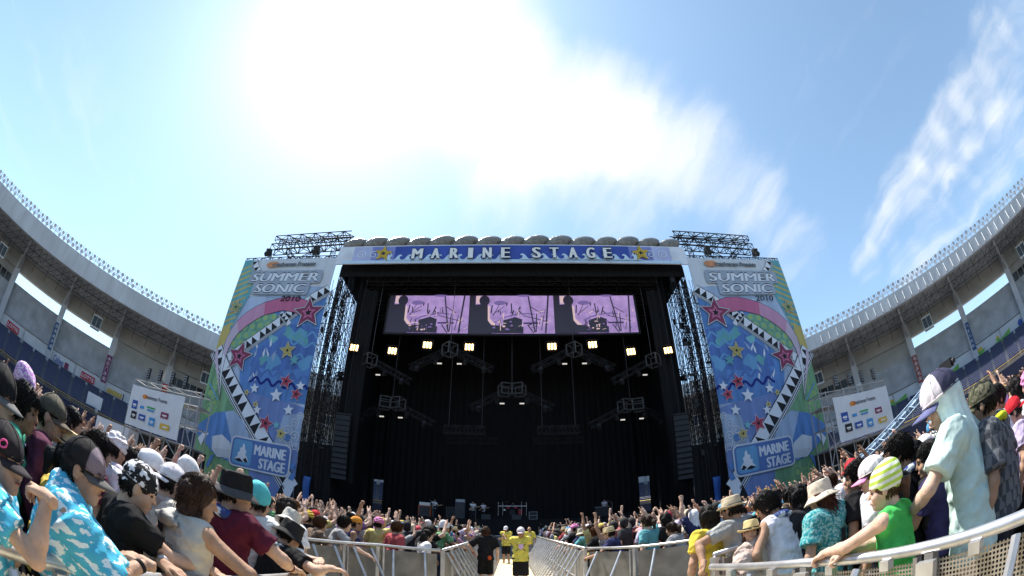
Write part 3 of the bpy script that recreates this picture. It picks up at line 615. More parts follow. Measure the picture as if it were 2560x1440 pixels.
    hb = MB(); hb.bar((-6.1, .1, 24.12), (6.1, .1, 24.12), .06, n=6); hb.build('hanging_bar', m_truss, e)
banner(-1, 'tall printed festival banner left of the stage with comet and stars'); banner(1, 'tall printed festival banner right of the stage, mirrored comet and stars')
m_tarp = mat('blue_tarp', (.02, .09, .32), .5, bump=.4, bscale=3)
for sg, sd in ((-1, 'left'), (1, 'right')):
    mb = MB(); n = 14
    for i in range(n+1):
        z = .2+4.2*i/n; mb.v += [(-.34-.03*math.sin(z*2), .05*math.sin(z*3), z), (.3+.04*math.sin(z*1.7), .06*math.sin(z*2.6+1), z), (.3+.04*math.sin(z*1.7), .1+.06*math.sin(z*2.6+1), z), (-.34-.03*math.sin(z*2), .1+.05*math.sin(z*3), z)]
    for i in range(n):
        for j in range(4): mb.f.append([4*i+j, 4*i+(j+1) % 4, 4*i+4+(j+1) % 4, 4*i+4+j]); mb.m.append(0)
    mb.f.append([4*n, 4*n+1, 4*n+2, 4*n+3]); mb.m.append(0)
    o = mb.build('blue_tarp', m_tarp, None, True); o.location = (sg*16.9, 33.1, 0); tag(o, f'folded blue tarp hanging beside the foot of the {sd} banner', 'tarp')
# ---------------------------------------------------------------- video screen
SCN = empty('video_screen', (0, 36, 19.65), 0, 'wide LED screen showing the same drummer picture three times', 'screen')
MB().box((0, .25, 2.1), (25.2, .4, 4.5)).build('casing', m_blacks, SCN)
def emis(name, col, k, wav=None):
    m = bpy.data.materials.new(name); m.use_nodes = True; t = m.node_tree; n = t.nodes; l = t.links.new; b = n['Principled BSDF']; b.inputs['Base Color'].default_value = (.01, .01, .01, 1); b.inputs['Roughness'].default_value = .5
    if wav:
        co = n.new('ShaderNodeTexCoord'); wv = n.new('ShaderNodeTexWave'); wv.bands_direction = 'Z'; wv.inputs['Scale'].default_value = 3.4; wv.inputs['Distortion'].default_value = 3.5; wv.inputs['Detail Scale'].default_value = .6; l(co.outputs['Object'], wv.inputs[0])
        rp = n.new('ShaderNodeValToRGB'); rp.color_ramp.elements[0].color = (*col, 1); rp.color_ramp.elements[1].color = (*wav, 1); l(wv.outputs[0], rp.inputs[0])
        nz_ = n.new('ShaderNodeTexNoise'); nz_.inputs['Scale'].default_value = .9; l(co.outputs['Object'], nz_.inputs[0]); mxx = n.new('ShaderNodeMixRGB'); mxx.blend_type = 'OVERLAY'; mxx.inputs[0].default_value = .6; l(rp.outputs[0], mxx.inputs[1]); l(nz_.outputs['Fac'], mxx.inputs[2]); l(mxx.outputs[0], b.inputs['Emission Color'])
    else: b.inputs['Emission Color'].default_value = (*col, 1)
    b.inputs['Emission Strength'].default_value = k; return m
e_lav = emis('screen_lavender', (.24, .10, .62), .42, (.54, .42, .50)); e_dk = emis('screen_dark', (.02, .016, .035), .4); e_gy = emis('screen_grey', (.018, .015, .03), .45); e_pk = emis('screen_pale', (.70, .50, .52), .42); e_mid = emis('screen_violet', (.15, .10, .28), .5)
for k in range(3):
    o = MB().add([(0, 0, 0), (8.2, 0, 0), (8.2, 0, 4.2), (0, 0, 4.2)], [(0, 1, 2, 3)]).build('panel', e_lav, SCN); o.location = (-12.38+8.26*k, .0, 0)
    s = Sheet((-12.38+8.26*k, 0, 0), (1, 0, 0), (0, 0, 1), .004); n_ = 1.95
    s.poly([(0, 0), (2.2, 0), (1.95, 1.0), (1.95, 2.0), (1.6, 3.1), (1.05, 3.2), (0, 3.15)], e_gy); s.rect(0, 3.1, .55, 4.2, e_gy); s.rect(.6, 3.3, 1.0, 4.15, e_pk)
    s.disc(1.42, 3.62, .52, e_dk, 16, .6); s.poly([(1.5, 3.0), (1.95, 3.0), (2.0, 1.6), (2.6, .9), (2.35, .75), (1.75, 1.4)], e_pk if k != 9 else e_gy); s.poly([(1.2, 3.2), (1.75, 3.1), (1.8, 1.4), (2.2, .8), (1.0, .8)], e_gy)
    s.disc(2.95, 3.35, .62, e_mid, 16, .25); s.line([(2.2, 3.1), (2.1, 2.2)], .12, e_dk); s.line([(2.3, 1.9), (2.9, 3.2)], .06, e_dk); s.line([(2.2, 2.0), (3.4, 3.0)], .06, e_dk)
    for a, b, c, d in ((3.6, 3.0, 3.62, 3.4), (4.1, 2.2, 4.05, 3.3), (4.1, 1.9, 4.3, 2.5), (4.8, 2.4, 5.2, 2.0), (4.6, 2.0, 4.9, 2.9)): s.line([(a, b), (c, d)], .12, e_dk)
    s.line([(2.8, 1.35), (3.5, 1.75), (4.4, 2.0), (5.6, 2.15), (6.3, 2.05)], .16, e_mid); s.line([(5.2, 1.9), (7.6, 1.25)], .07, e_dk)
    s.poly([(3.2, 0), (5.0, 0), (5.1, 1.5), (4.4, 1.75), (3.3, 1.4)], e_dk); s.poly([(1.7, 0), (5.2, 0), (5.2, .7), (1.8, .9)], e_gy); s.rect(5.2, 1.0, 6.8, 1.15, e_dk)
    for a, b, c, d, w_ in ((5.7, 4.2, 6.3, .1, .13), (5.9, 2.9, 6.9, 2.2, .08), (7.7, 4.2, 7.3, 0, .16), (6.4, .1, 6.5, 2.1, .1), (5.6, .9, 6.2, .0, .1), (6.9, .3, 7.2, 1.9, .07), (2.9, .2, 3.0, 1.4, .1)): s.line([(a, b), (c, d)], w_, e_dk)
    rs_ = random.Random(3+k)
    for q in range(34):
        a, b = rs_.uniform(2.4, 8.0), rs_.uniform(.1, 2.3); t = rs_.uniform(-.5, .5) if rs_.random() < .4 else rs_.uniform(1.3, 1.8); L = rs_.uniform(.15, .8)
        s.line([(a, b), (min(8.15, a+L*math.cos(t)), min(4.1, b+L*abs(math.sin(t))))], rs_.uniform(.03, .1), rs_.choice((e_dk, e_dk, e_mid, e_pk)))
    for q in range(9): a, b = rs_.uniform(2.4, 5.2), rs_.uniform(.2, 1.2); s.disc(a, b, rs_.uniform(.06, .22), rs_.choice((e_dk, e_mid, e_pk)), 8, rs_.uniform(.04, .12))
    s.disc(5.3, 4.02, .75, e_mid, 12, .12); s.build(SCN, 'picture')
mb = MB(); mb.truss((-12.8, .3, 4.75), (12.8, .3, 4.75), .6, .6, .8, .05); mb.build('header_truss', m_truss, SCN)

# ---------------------------------------------------------------- stage lights
e_bulb = emis('bulb_warm', (1.0, .60, .24), 3.2)
lh = MB(); lh.box((0, .14, 0), (.86, .22, .86)); lhm = lh.mesh('housing', m_blacks); yk = MB(); yk.bar((-.5, .1, 0), (-.5, .1, .8), .03); yk.bar((.5, .1, 0), (.5, .1, .8), .03); yk.bar((-.5, .1, .8), (.5, .1, .8), .03); ykm = yk.mesh('yoke', m_blacks)
bl = MB(); bl.bar((0, .03, 0), (0, -.05, 0), .092, n=10, r2=.108); blm = bl.mesh('bulb', e_bulb)
where = ['leftmost blinder, against the left curtain', 'second blinder from the left, beside the curtain slit', 'third blinder from the left, under the screen', 'fourth blinder from the left, under the screen', 'fourth blinder from the right, under the screen', 'third blinder from the right, under the screen', 'second blinder from the right, beside the curtain slit', 'rightmost blinder, against the right curtain']
for (az, el), wh in zip([(-23.1, 22.5), (-17.5, 23.0), (-12.5, 24.4), (-6.3, 24.6), (5.9, 24.7), (11.9, 24.5), (17.4, 22.9), (22.8, 22.2)], where):
    Yq = 34.0; x = Yq*math.tan(R(az)); z = CAM_H+math.hypot(x, Yq)*math.tan(R(el)); e = empty('blinder_light', (x, Yq, z), 0, 'lit warm nine-bulb '+wh, 'light', 'lit blinder lights on the stage')
    e.rotation_euler = (R(-22), 0, R(-az*.6)); ob('housing', lhm, e); ob('yoke', ykm, e)
    for i in range(3):
        for j in range(3): ob('bulb', blm, e, Matrix.Translation(((i-1)*.27, 0, (j-1)*.27)))
e_led = emis('led_white', (.9, .85, .78), .35)
def pod(x, y, z, label, dbl=False, arm=4.2):
    e = empty('lighting_truss', (x, y, z), 0, label, 'truss'); c = MB(); q = .5
    Rz = Matrix.Rotation(R(45), 3, 'Z')
    for cx in ((-.62, .62) if dbl else (0,)):
        vs = [Vector((a*q, b*q, d*q)) for a in (-1, 1) for b in (-1, 1) for d in (-1, 1)]; rot = Matrix.Rotation(R(20 if cx < 0 else -20), 3, 'Z') if dbl else Rz
        vs = [rot @ v+Vector((cx, 0, 0)) for v in vs]
        for i in range(8):
            for j in range(i+1, 8):
                if bin(i ^ j).count('1') == 1: c.bar(vs[i], vs[j], .06)
        if dbl: c.bar(vs[0]*.5+vs[1]*.5, vs[4]*.5+vs[5]*.5, .05)
    c.build('corner_cube', m_alu, e)
    for sg in (-1, 1):
        t = MB(); t.truss((sg*.5, .5, 0), (sg*(.5+arm*.8), 1.2, -arm*.35), .5, .5, .6, .04); t.build('arm', m_rig, e); q_ = MB(); q_.box((sg*.9, .3, -1.25), (.42, .1, .1)); q_.build('led_strip', e_led, e)
        for k in range(2):
            lm_ = MB(); px, pz = sg*(.7+arm*.8*(k+.4)/2), -arm*.35*(k+.4)/2-.55; lm_.box((px, .9, pz), (.34, .4, .42)); lm_.bar((px, .7, pz-.1), (px, .45, pz-.3), .17, n=8); lm_.build('moving_head', m_blacks, e)
    ch = MB(); ch.bar((0, .3, .5), (0, .3, 27-z), .025); ch.build('hoist_chain', m_dsteel, e)
for x, y, z, lb, db in ((-13.0, 34.6, 16.0, 'grey cube-cornered lighting truss between the two leftmost blinders', False), (-5.6, 34.8, 17.4, 'grey cube-cornered lighting truss below the left screen picture', False), (5.6, 34.8, 17.4, 'grey cube-cornered lighting truss below the right screen picture', False), (12.9, 34.6, 16.0, 'grey cube-cornered lighting truss between the two rightmost blinders', False),
                     (-11.0, 36.5, 12.6, 'lower double-cube lighting truss on the left of the stage', True), (0, 37, 14.4, 'double-cube lighting truss hanging over the centre of the stage', True), (10.9, 36.5, 12.4, 'lower double-cube lighting truss on the right of the stage', True)): pod(x, y, z, lb, db)
for sg, sd in ((-1, 'left'), (1, 'right')):
    e = empty('truss_bar', (sg*4.2, 37.5, 10.6), 0, f'short horizontal truss hanging low over the stage, {sd} of the centre', 'truss'); t = MB(); t.truss((-1.9, 0, 0), (1.9, 0, 0), .7, .7, .55, .04); t.build('frame', m_rig, e); t = MB(); t.truss((-1.9-sg*.3, .4, -.9), (2.6-sg*.3, .4, -.9), .5, .5, .5, .03); t.build('frame', m_truss, e)
    t = MB(); t.bar((-1.5, 0, .3), (-1.5, 0, 16), .02); t.bar((1.5, 0, .3), (1.5, 0, 16), .02); t.build('hoist_chain', m_dsteel, e)
    # hung loudspeaker column
    e = empty('line_array', (sg*14.1, 33.1, 4.3), 0, f'dark curved loudspeaker column hanging at the {sd} edge of the stage', 'speaker')
    e.rotation_euler = (0, 0, R(sg*-12)); zq, yq, tl = 5.6, 0., 0.
    for k in range(12):
        tl += R(1.3); cb = MB(); cb.box((0, 0, 0), (1.3, .6, .44)); cb.box((0, -.31, 0), (1.15, .03, .34)); o = cb.build('cabinet', m_blacks, e); o.location = (0, yq, zq); o.rotation_euler = (-tl, 0, 0); zq -= .47*math.cos(tl); yq += .47*math.sin(tl)
    t = MB(); t.bar((0, .1, 5.9), (0, .1, 21), .03); t.box((0, .1, 5.95), (1.3, .8, .12)); t.build('rigging', m_blacks, e)

# ---------------------------------------------------------------- instruments and equipment on the deck (top z 2.35)
DZ = 2.35
def gear(name, x, y, label, cat, h=0): return empty(name, (x, y, DZ+h), 0, label, cat)
m_orange = mat('amp_orange', (.50, .10, .03), .7); m_ampb = mat('amp_bluegrey', (.05, .06, .09), .7); m_grille = mat('grille', (.06, .06, .065), .9, bump=.6, bscale=90); m_chrome = mat('chrome', (.6, .6, .62), .25, .9); m_redsh = mat('drum_red', (.35, .02, .04), .35); m_skinw = mat('drum_skin', (.7, .7, .68), .6)
e = gear('guitar_amp', -7.6, 38, 'orange guitar amplifier stack at the left of the stage', 'amplifier'); MB().box((0, 0, .55), (1.1, .5, 1.1)).build('cabinet', m_orange, e); MB().box((0, -.26, .55), (.95, .03, .95)).build('grille', m_grille, e); MB().box((0, 0, 1.25), (.95, .4, .28)).build('head', m_skinw, e)
e = gear('flight_case', -5.3, 38.2, 'black flight case with pale metal edges beside the tall amplifier', 'case'); MB().box((0, 0, .55), (.8, .6, 1.05)).build('case_body', m_blacks, e)
fr = MB()
for a in (-.4, .4):
    for b in (-.3, .3): fr.bar((a, b, .02), (a, b, 1.1), .025)
for z in (.04, 1.09):
    for b in (-.3, .3): fr.bar((-.4, b, z), (.4, b, z), .025)
tag(fr.build('edging', m_chrome, e), kind='stuff')
e = gear('bass_amp', -4.5, 38.2, 'tall blue-grey bass amplifier cabinet on the stage', 'amplifier'); MB().box((0, 0, .8), (.85, .5, 1.6)).build('cabinet', m_ampb, e); MB().box((0, -.26, .78), (.74, .03, 1.45)).build('grille', m_grille, e); MB().box((0, 0, 1.75), (.8, .4, .26)).build('head', m_steel, e)
e = gear('flight_case', 1.65, 34.6, 'small pale-edged black case at the front of the stage', 'case'); MB().box((0, 0, .33), (.62, .5, .62)).build('case_body', m_blacks, e)
fr = MB()
for a in (-.31, .31):
    for b in (-.25, .25): fr.bar((a, b, .02), (a, b, .66), .02)
for z in (.03, .35, .65): fr.bar((-.31, -.26, z), (.31, -.26, z), .02)
tag(fr.build('edging', m_steel, e), kind='stuff')
e = gear('drum_riser', 0, 40.5, 'black drum riser in the middle of the stage', 'riser'); MB().box((0, 0, .25), (4, 3, .5)).build('platform', m_black, e)
e = gear('drum_kit', 0, 40.2, 'drum kit with chrome rack and cymbals on the riser', 'drum kit', .5)
def drum(x, y, z, r, h, m, horiz=False):
    d = MB(); d.bar((x, y-h/2, z) if horiz else (x, y, z-h/2), (x, y+h/2, z) if horiz else (x, y, z+h/2), r, n=16); o = d.build('drum', m, e); k = MB(); k.bar((x, y-h/2-.012, z) if horiz else (x, y, z+h/2), (x, y-h/2, z) if horiz else (x, y, z+h/2+.012), r*.96, n=16); k.build('drum_head', m_skinw if not horiz else m_blacks, o)
drum(0, 0, .32, .3, .4, m_blacks, True); drum(-.35, 0, .85, .17, .25, m_redsh); drum(.35, 0, .85, .17, .25, m_redsh); drum(.75, .3, .4, .24, .45, m_redsh); drum(-.7, .3, .6, .18, .16, m_chrome)
rk = MB()
for x in (-1.25, -.85, .85, 1.3): rk.bar((x, -.2, 0), (x, -.2, 1.35), .025, n=6)
rk.bar((-1.25, -.2, .95), (1.3, -.2, .95), .025, n=6); rk.build('rack', m_chrome, e)
for x, y, z in ((-1.1, 0, 1.25), (-.5, .1, 1.4), (.6, .1, 1.4), (1.15, 0, 1.2)):
    c = MB(); c.bar((x, y, z), (x, y, z+.02), .24, n=16, r2=.05); o = c.build('cymbal', mat('brass', (.5, .36, .1), .35, .9), e); c = MB(); c.bar((x, y, 0), (x, y, z), .012); c.build('stand', m_chrome, o)
e = gear('keyboard', 7.9, 38.3, 'keyboard on a stand at the right of the stage', 'keyboard'); MB().box((0, 0, .95), (1.3, .4, .1)).build('body', m_dsteel, e); MB().box((0, .08, 1.003), (1.1, .16, .01)).build('keys', m_skinw, e)
for sg in (-1, 1): t = MB(); t.bar((-.5*sg, -.1, 0), (.5*sg, .1, .9), .025); t.build('leg', m_steel, e)
MB().box((0, .1, .5), (1.2, .5, .8)).build('shelf_box', m_blacks, e)
for x, y, lb in ((-2.9, 35.2, 'microphone stand in front of the two middle guitarists'), (-6.4, 35.4, 'microphone stand in front of the left guitarist'), (8.6, 37.2, 'microphone stand beside the keyboard')):
    e = gear('microphone_stand', x, y, lb, 'microphone'); t = MB(); t.bar((0, 0, 0), (0, 0, 1.25), .014); t.bar((0, 0, 1.2), (-.35, .25, 1.5), .01); t.build('pole', m_steel, e); t = MB(); t.bar((0, 0, 0), (0, 0, .03), .14, n=12); t.build('foot', m_blacks, e); t = MB(); t.ball((-.37, .27, 1.52), .035); t.build('microphone', m_blacks, e)
for x, lb in ((-2.0, 'left'), (.35, 'right')):
    e = gear('floor_monitor', x, 34.0, f'wedge floor monitor at the stage edge, {lb} of the two', 'speaker'); t = MB(); t.add([(-.35, -.25, 0), (.35, -.25, 0), (.35, .25, 0), (-.35, .25, 0), (-.35, -.1, .42), (.35, -.1, .42), (.35, .1, .12), (-.35, .1, .12)], [(3, 2, 1, 0), (0, 1, 5, 4), (4, 5, 6, 7), (7, 6, 2, 3), (1, 2, 6, 5), (0, 4, 7, 3)]); t.build('cabinet', m_blacks, e)

# ---------------------------------------------------------------- sponsor boards on scaffolds
m_sheet = mat('board_sheet', (.66, .68, .72), .6, var=.06, vscale=.6, bump=.2, bscale=1.5); m_scaf = mat('scaffold_pipe', (.45, .44, .43), .4, .7); m_net = mat('black_net', (.02, .02, .022), .9)
P_ = [m_blueD, mat('logo_sky', (.05, .28, .60), .6), mat('logo_green', (.05, .38, .12), .6), m_mar, m_blk, m_gold, m_org]
def board(sg, sd):
    xc = sg*(28.1 if sg < 0 else 27.3); e = empty('sponsor_board', (xc, 24.1, 0), 0, f'white sponsor sheet with printed logos on the {sd}-hand scaffold', 'board', 'sponsor boards on scaffolds')
    z0, z1, w_ = 3.95, 7.5, 7.5
    sh = MB(); nx = 20
    for j in range(9):
        for i in range(nx+1): sh.v.append((-w_/2+w_*i/nx, .015*math.sin(i*1.1+j*.7), z0+(z1-z0)*j/8-.05*math.sin(math.pi*i/nx)*(j == 8)))
    for j in range(8):
        for i in range(nx): a = j*(nx+1)+i; sh.f.append([a, a+1, a+nx+2, a+nx+1]); sh.m.append(0)
    sh.build('sheet', m_sheet, e, True)
    s = Sheet((-w_/2, -.02, z0), (1, 0, 0), (0, 0, 1), .003)
    s.disc(2.3, 2.75, .42, m_org, 16, .2); s.text('creativeman Presents', 3.9, 2.62, .34, m_blk, width=3.1, bold=.01)
    lg = [(1.0, 1.85, .42, .38, P_[0]), (2.2, 1.8, .3, .12, P_[1]), (3.5, 1.95, .6, .07, P_[2]), (3.5, 1.72, .5, .07, P_[1]), (5.5, 1.65, .5, .24, P_[3]), (1.2, .95, .42, .32, P_[4]), (2.5, .95, .5, .25, P_[0]), (4.0, .85, .4, .33, P_[1]), (5.8, .75, .62, .22, P_[5])]
    if sg > 0: lg = [(6.4-a if False else a, b, c, d, m) for a, b, c, d, m in lg]
    for a, b, c, d, m in lg:
        s.rect(a-c, b-d, a+c, b+d, m)
        if c > .35 and d > .2: s.rect(a-c*.6, b-d*.25, a+c*.6, b+d*.2, m_white); s.rect(a-c*.35, b-d*.55, a+c*.35, b-d*.42, m_white)
    s.poly([(5.35, .72), (5.5, .72), (5.5, .86), (5.35, .86)], m_org); s.build(e)
    f = MB(); xs = [-w_/2-.3, -w_/4, 0, w_/4, w_/2+.3, w_/2+1.4] if sg < 0 else [-w_/2-1.0, -w_/2-.3, -w_/4, 0, w_/4, w_/2+.3]
    for x in xs:
        for y in (.35, 1.9): f.bar((x, y, 0), (x, y, 8.2 if y < 1 else 7.9), .05, n=5)
    for z in (.8, 2.4, 3.8, 5.4, 7.0, 8.1):
        for y in (.35, 1.9): f.bar((xs[0], y, z), (xs[-1], y, z), .045, n=5)
        for x in xs: f.bar((x, .35, z), (x, 1.9, z), .045, n=5)
    for i in range(5):
        for k, z in enumerate((.8, 2.4, 3.8, 5.4)):
            a, b = (xs[i], xs[i+1]) if (i+k) % 2 else (xs[i+1], xs[i]); f.bar((a, .3, z), (b, .3, z+1.6), .035, n=5)
    f.build('scaffold', m_scaf, e)
    MB().box(((xs[0]+xs[-1])/2, 2.3, 1.9), (xs[-1]-xs[0], .05, 3.7)).build('netting', m_net, e)
    pl_ = MB(); pl_.box(((xs[0]+xs[-1])/2, 1.1, 3.72), (xs[-1]-xs[0], 1.4, .08)); pl_.box(((xs[0]+xs[-1])/2, 1.1, 7.05), (xs[-1]-xs[0], 1.4, .08)); pl_.build('platform', m_steel, e)
    for i in range(4):
        l_ = empty('lamp_panel', (xc-2.4+i*1.75, 24.6, 8.15), 0, f'black eight-cell lamp panel above the {sd} sponsor sheet, {["leftmost of four", "second from left", "third from left", "rightmost of four"][i]}', 'light', 'lamp panels on the sponsor scaffolds')
        b_ = MB(); b_.box((0, 0, .75), (.42, .16, .95)); b_.bar((0, 0, 0), (0, 0, .4), .03); b_.build('frame', m_blacks, l_)
        for a in range(2):
            for c in range(4): q = MB(); q.bar((-.1+.2*a, -.09, .42+.22*c), (-.1+.2*a, -.11, .42+.22*c), .075, n=8); q.build('cell', m_steel, l_)
    return e
board(-1, 'left'); board(1, 'right')
o = MB().box((0, 0, 1.9), (6.5, 2.2, 3.8)).build('site_cabin', m_wpanel, None); o.location = (-36.5, 27, 0); tag(o, 'low white site cabin behind the crowd left of the sponsor sheet', 'cabin')
dd = MB(); dd.box((.6, -1.12, 1.1), (.9, .05, 2.1)); dd.build('door', m_steel, o)

# ---------------------------------------------------------------- crowd barriers
def perf(name, col):
    m = bpy.data.materials.new(name); m.use_nodes = True; t = m.node_tree; n = t.nodes; l = t.links.new; b = n['Principled BSDF']; b.inputs['Base Color'].default_value = (*col, 1); b.inputs['Metallic'].default_value = .5; b.inputs['Roughness'].default_value = .45
    co = n.new('ShaderNodeTexCoord'); vo = n.new('ShaderNodeVectorMath'); vo.operation = 'SCALE'; vo.inputs['Scale'].default_value = 1/.023; l(co.outputs['UV'], vo.inputs[0]); fr_ = n.new('ShaderNodeVectorMath'); fr_.operation = 'FRACTION'; l(vo.outputs[0], fr_.inputs[0]); sb = n.new('ShaderNodeVectorMath'); sb.operation = 'DISTANCE'; sb.inputs[1].default_value = (.5, .5, 0); l(fr_.outputs[0], sb.inputs[0])
    lt = n.new('ShaderNodeMath'); lt.operation = 'LESS_THAN'; lt.inputs[1].default_value = .33; l(sb.outputs['Value'], lt.inputs[0]); tr = n.new('ShaderNodeBsdfTransparent'); ms = n.new('ShaderNodeMixShader'); l(lt.outputs[0], ms.inputs[0]); l(b.outputs[0], ms.inputs[1]); l(tr.outputs[0], ms.inputs[2]); l(ms.outputs[0], n['Material Output'].inputs[0]); return m
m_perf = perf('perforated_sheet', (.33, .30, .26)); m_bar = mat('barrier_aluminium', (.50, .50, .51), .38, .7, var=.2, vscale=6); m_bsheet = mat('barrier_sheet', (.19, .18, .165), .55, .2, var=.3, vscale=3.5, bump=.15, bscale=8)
def barrier(pts, inside, label, mod=1.1, near=False, top=1.1, brace=True):
    """a run of crowd-barrier modules; inside = +1/-1, the side (left of travel is +1) on which the braces stand"""
    e = empty('crowd_barrier', (pts[0][0], pts[0][1], 0), 0, label, 'barrier'); o = Vector((pts[0][0], pts[0][1], 0)); r = .034 if near else .026
    P = [Vector((x, y, 0))-o for x, y in pts]
    t = MB(); t.tube([p+Vector((0, 0, top)) for p in P], r, n=12 if near else 7); t.build('top_rail', m_bar, e, True)
    for i in range(len(P)-1):
        a, b = P[i], P[i+1]; L = (b-a).length; n = max(1, round(L/mod)); d = (b-a)/L; nn = Vector((-d.y, d.x, 0))*inside
        for k in range(n):
            p, q = a+d*L*k/n, a+d*L*(k+1)/n
            pm = bpy.data.meshes.new('panel'); g0, g1 = p+d*.05, q-d*.05; pm.from_pydata([g0+Vector((0, 0, .12)), g1+Vector((0, 0, .12)), g1+Vector((0, 0, top-.07)), g0+Vector((0, 0, top-.07))], [], [(0, 1, 2, 3)]); uv = pm.uv_layers.new(); ww = (g1-g0).length
            for c, w2 in enumerate(((0, 0), (ww, 0), (ww, top-.19), (0, top-.19))): uv.data[c].uv = w2
            pm.materials.append(m_perf if near else m_bsheet); ob('panel', pm, e)
            f = MB(); f.box(p+Vector((0, 0, top/2)), (.06, .06, top-.05), rot=Matrix.Rotation(math.atan2(d.y, d.x), 3, 'Z')); f.box(p+d*.1+Vector((0, 0, top/2)), (.03, .05, top-.08), rot=Matrix.Rotation(math.atan2(d.y, d.x), 3, 'Z')); f.build('post', m_bsheet if near else m_bar, e)
            if near:
                for w2 in (.28, .72):
                    f = MB(); f.box(p+d*L/n*w2+Vector((0, 0, top-.05))+nn*.03, (.07, .05, .06), rot=Matrix.Rotation(math.atan2(d.y, d.x), 3, 'Z')); f.build('bracket', m_bar, e)
                f = MB(); f.box(p+nn*.05+Vector((0, 0, top-.12)), (.12, .04, .12), rot=Matrix.Rotation(math.atan2(d.y, d.x), 3, 'Z')); f.bar(p+nn*.07+Vector((0, 0, top-.2)), p+nn*.1-d*.03+Vector((0, 0, top-.3)), .014, n=6); f.build('coupling', m_bar, e)
            f = MB(); f.bar(p+nn*.02+Vector((0, 0, .5)), q+nn*.02+Vector((0, 0, .5)), .02, n=6); f.bar(p+Vector((0, 0, .1)), q+Vector((0, 0, .1)), .022, n=6); f.build('rung', m_bar, e)
            if brace:
                for w2 in ((.5,) if near else (.25, .75)):
                    c = p+d*L/n*w2; f = MB(); f.bar(c+nn*.03+Vector((0, 0, top-.06)), c+nn*.62+Vector((0, 0, .06)), .022 if not near else .03, n=6); f.bar(c+nn*.03+Vector((0, 0, .05)), c+nn*.64+Vector((0, 0, .05)), .02, n=4); f.build('brace', m_bar, e)
            f = MB(); f.box((p+q)/2-nn*.55+Vector((0, 0, .02)), (L/n-.04, 1.0, .03), rot=Matrix.Rotation(math.atan2(d.y, d.x), 3, 'Z')); f.build('foot_plate', m_bsheet, e)
    return e
barrier([(-1.5, -3.2), (-1.5, 3.3)], -1, 'perforated metal crowd barrier close on the left, people leaning on it', near=True)
barrier([(1.86, -3.2), (1.88, 2.4), (1.70, 3.55)], 1, 'perforated metal crowd barrier close on the right with bright round top rail', near=True)
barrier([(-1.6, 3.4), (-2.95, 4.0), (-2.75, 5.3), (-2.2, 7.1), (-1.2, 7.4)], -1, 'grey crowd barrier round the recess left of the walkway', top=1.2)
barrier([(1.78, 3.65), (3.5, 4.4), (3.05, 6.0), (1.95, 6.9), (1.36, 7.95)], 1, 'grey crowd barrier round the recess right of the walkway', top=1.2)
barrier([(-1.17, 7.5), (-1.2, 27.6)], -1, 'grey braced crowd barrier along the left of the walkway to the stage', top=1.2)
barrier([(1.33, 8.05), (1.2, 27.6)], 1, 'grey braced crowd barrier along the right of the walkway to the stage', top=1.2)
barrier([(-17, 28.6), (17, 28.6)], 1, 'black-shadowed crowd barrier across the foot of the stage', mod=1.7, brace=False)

# ---------------------------------------------------------------- camera crane over the right crowd
m_crane = mat('crane_blue', (.24, .34, .46), .5, .2); e = empty('camera_crane', (10.2, 10.1, 0), 0, 'slanting blue lattice camera crane rising over the right-hand crowd', 'crane'); a, b = Vector((0, 0, 1.7)), Vector((.35, -4.1, 3.05))
t = MB(); t.truss(a, b, .2, .24, .24, .022, rd=.016); t.build('arm', m_crane, e); t = MB(); t.bar(a, b, .085, n=4); t.build('spine', m_crane, e)
t = MB(); t.bar((0, 0, 0), (0, 0, 1.75), .07, n=8); t.bar((-.5, 0, .04), (.5, 0, .04), .04); t.bar((0, -.5, .04), (0, .5, .04), .04); t.build('pedestal', m_blacks, e)
t = MB(); t.box(b+Vector((0, -.25, .06)), (.2, .42, .22)); t.bar(b+Vector((0, -.2, -.3)), b, .03); t.bar(b+Vector((0, -.42, .06)), b+Vector((0, -.56, .06)), .07, n=8); t.build('camera_head', m_blacks, e)
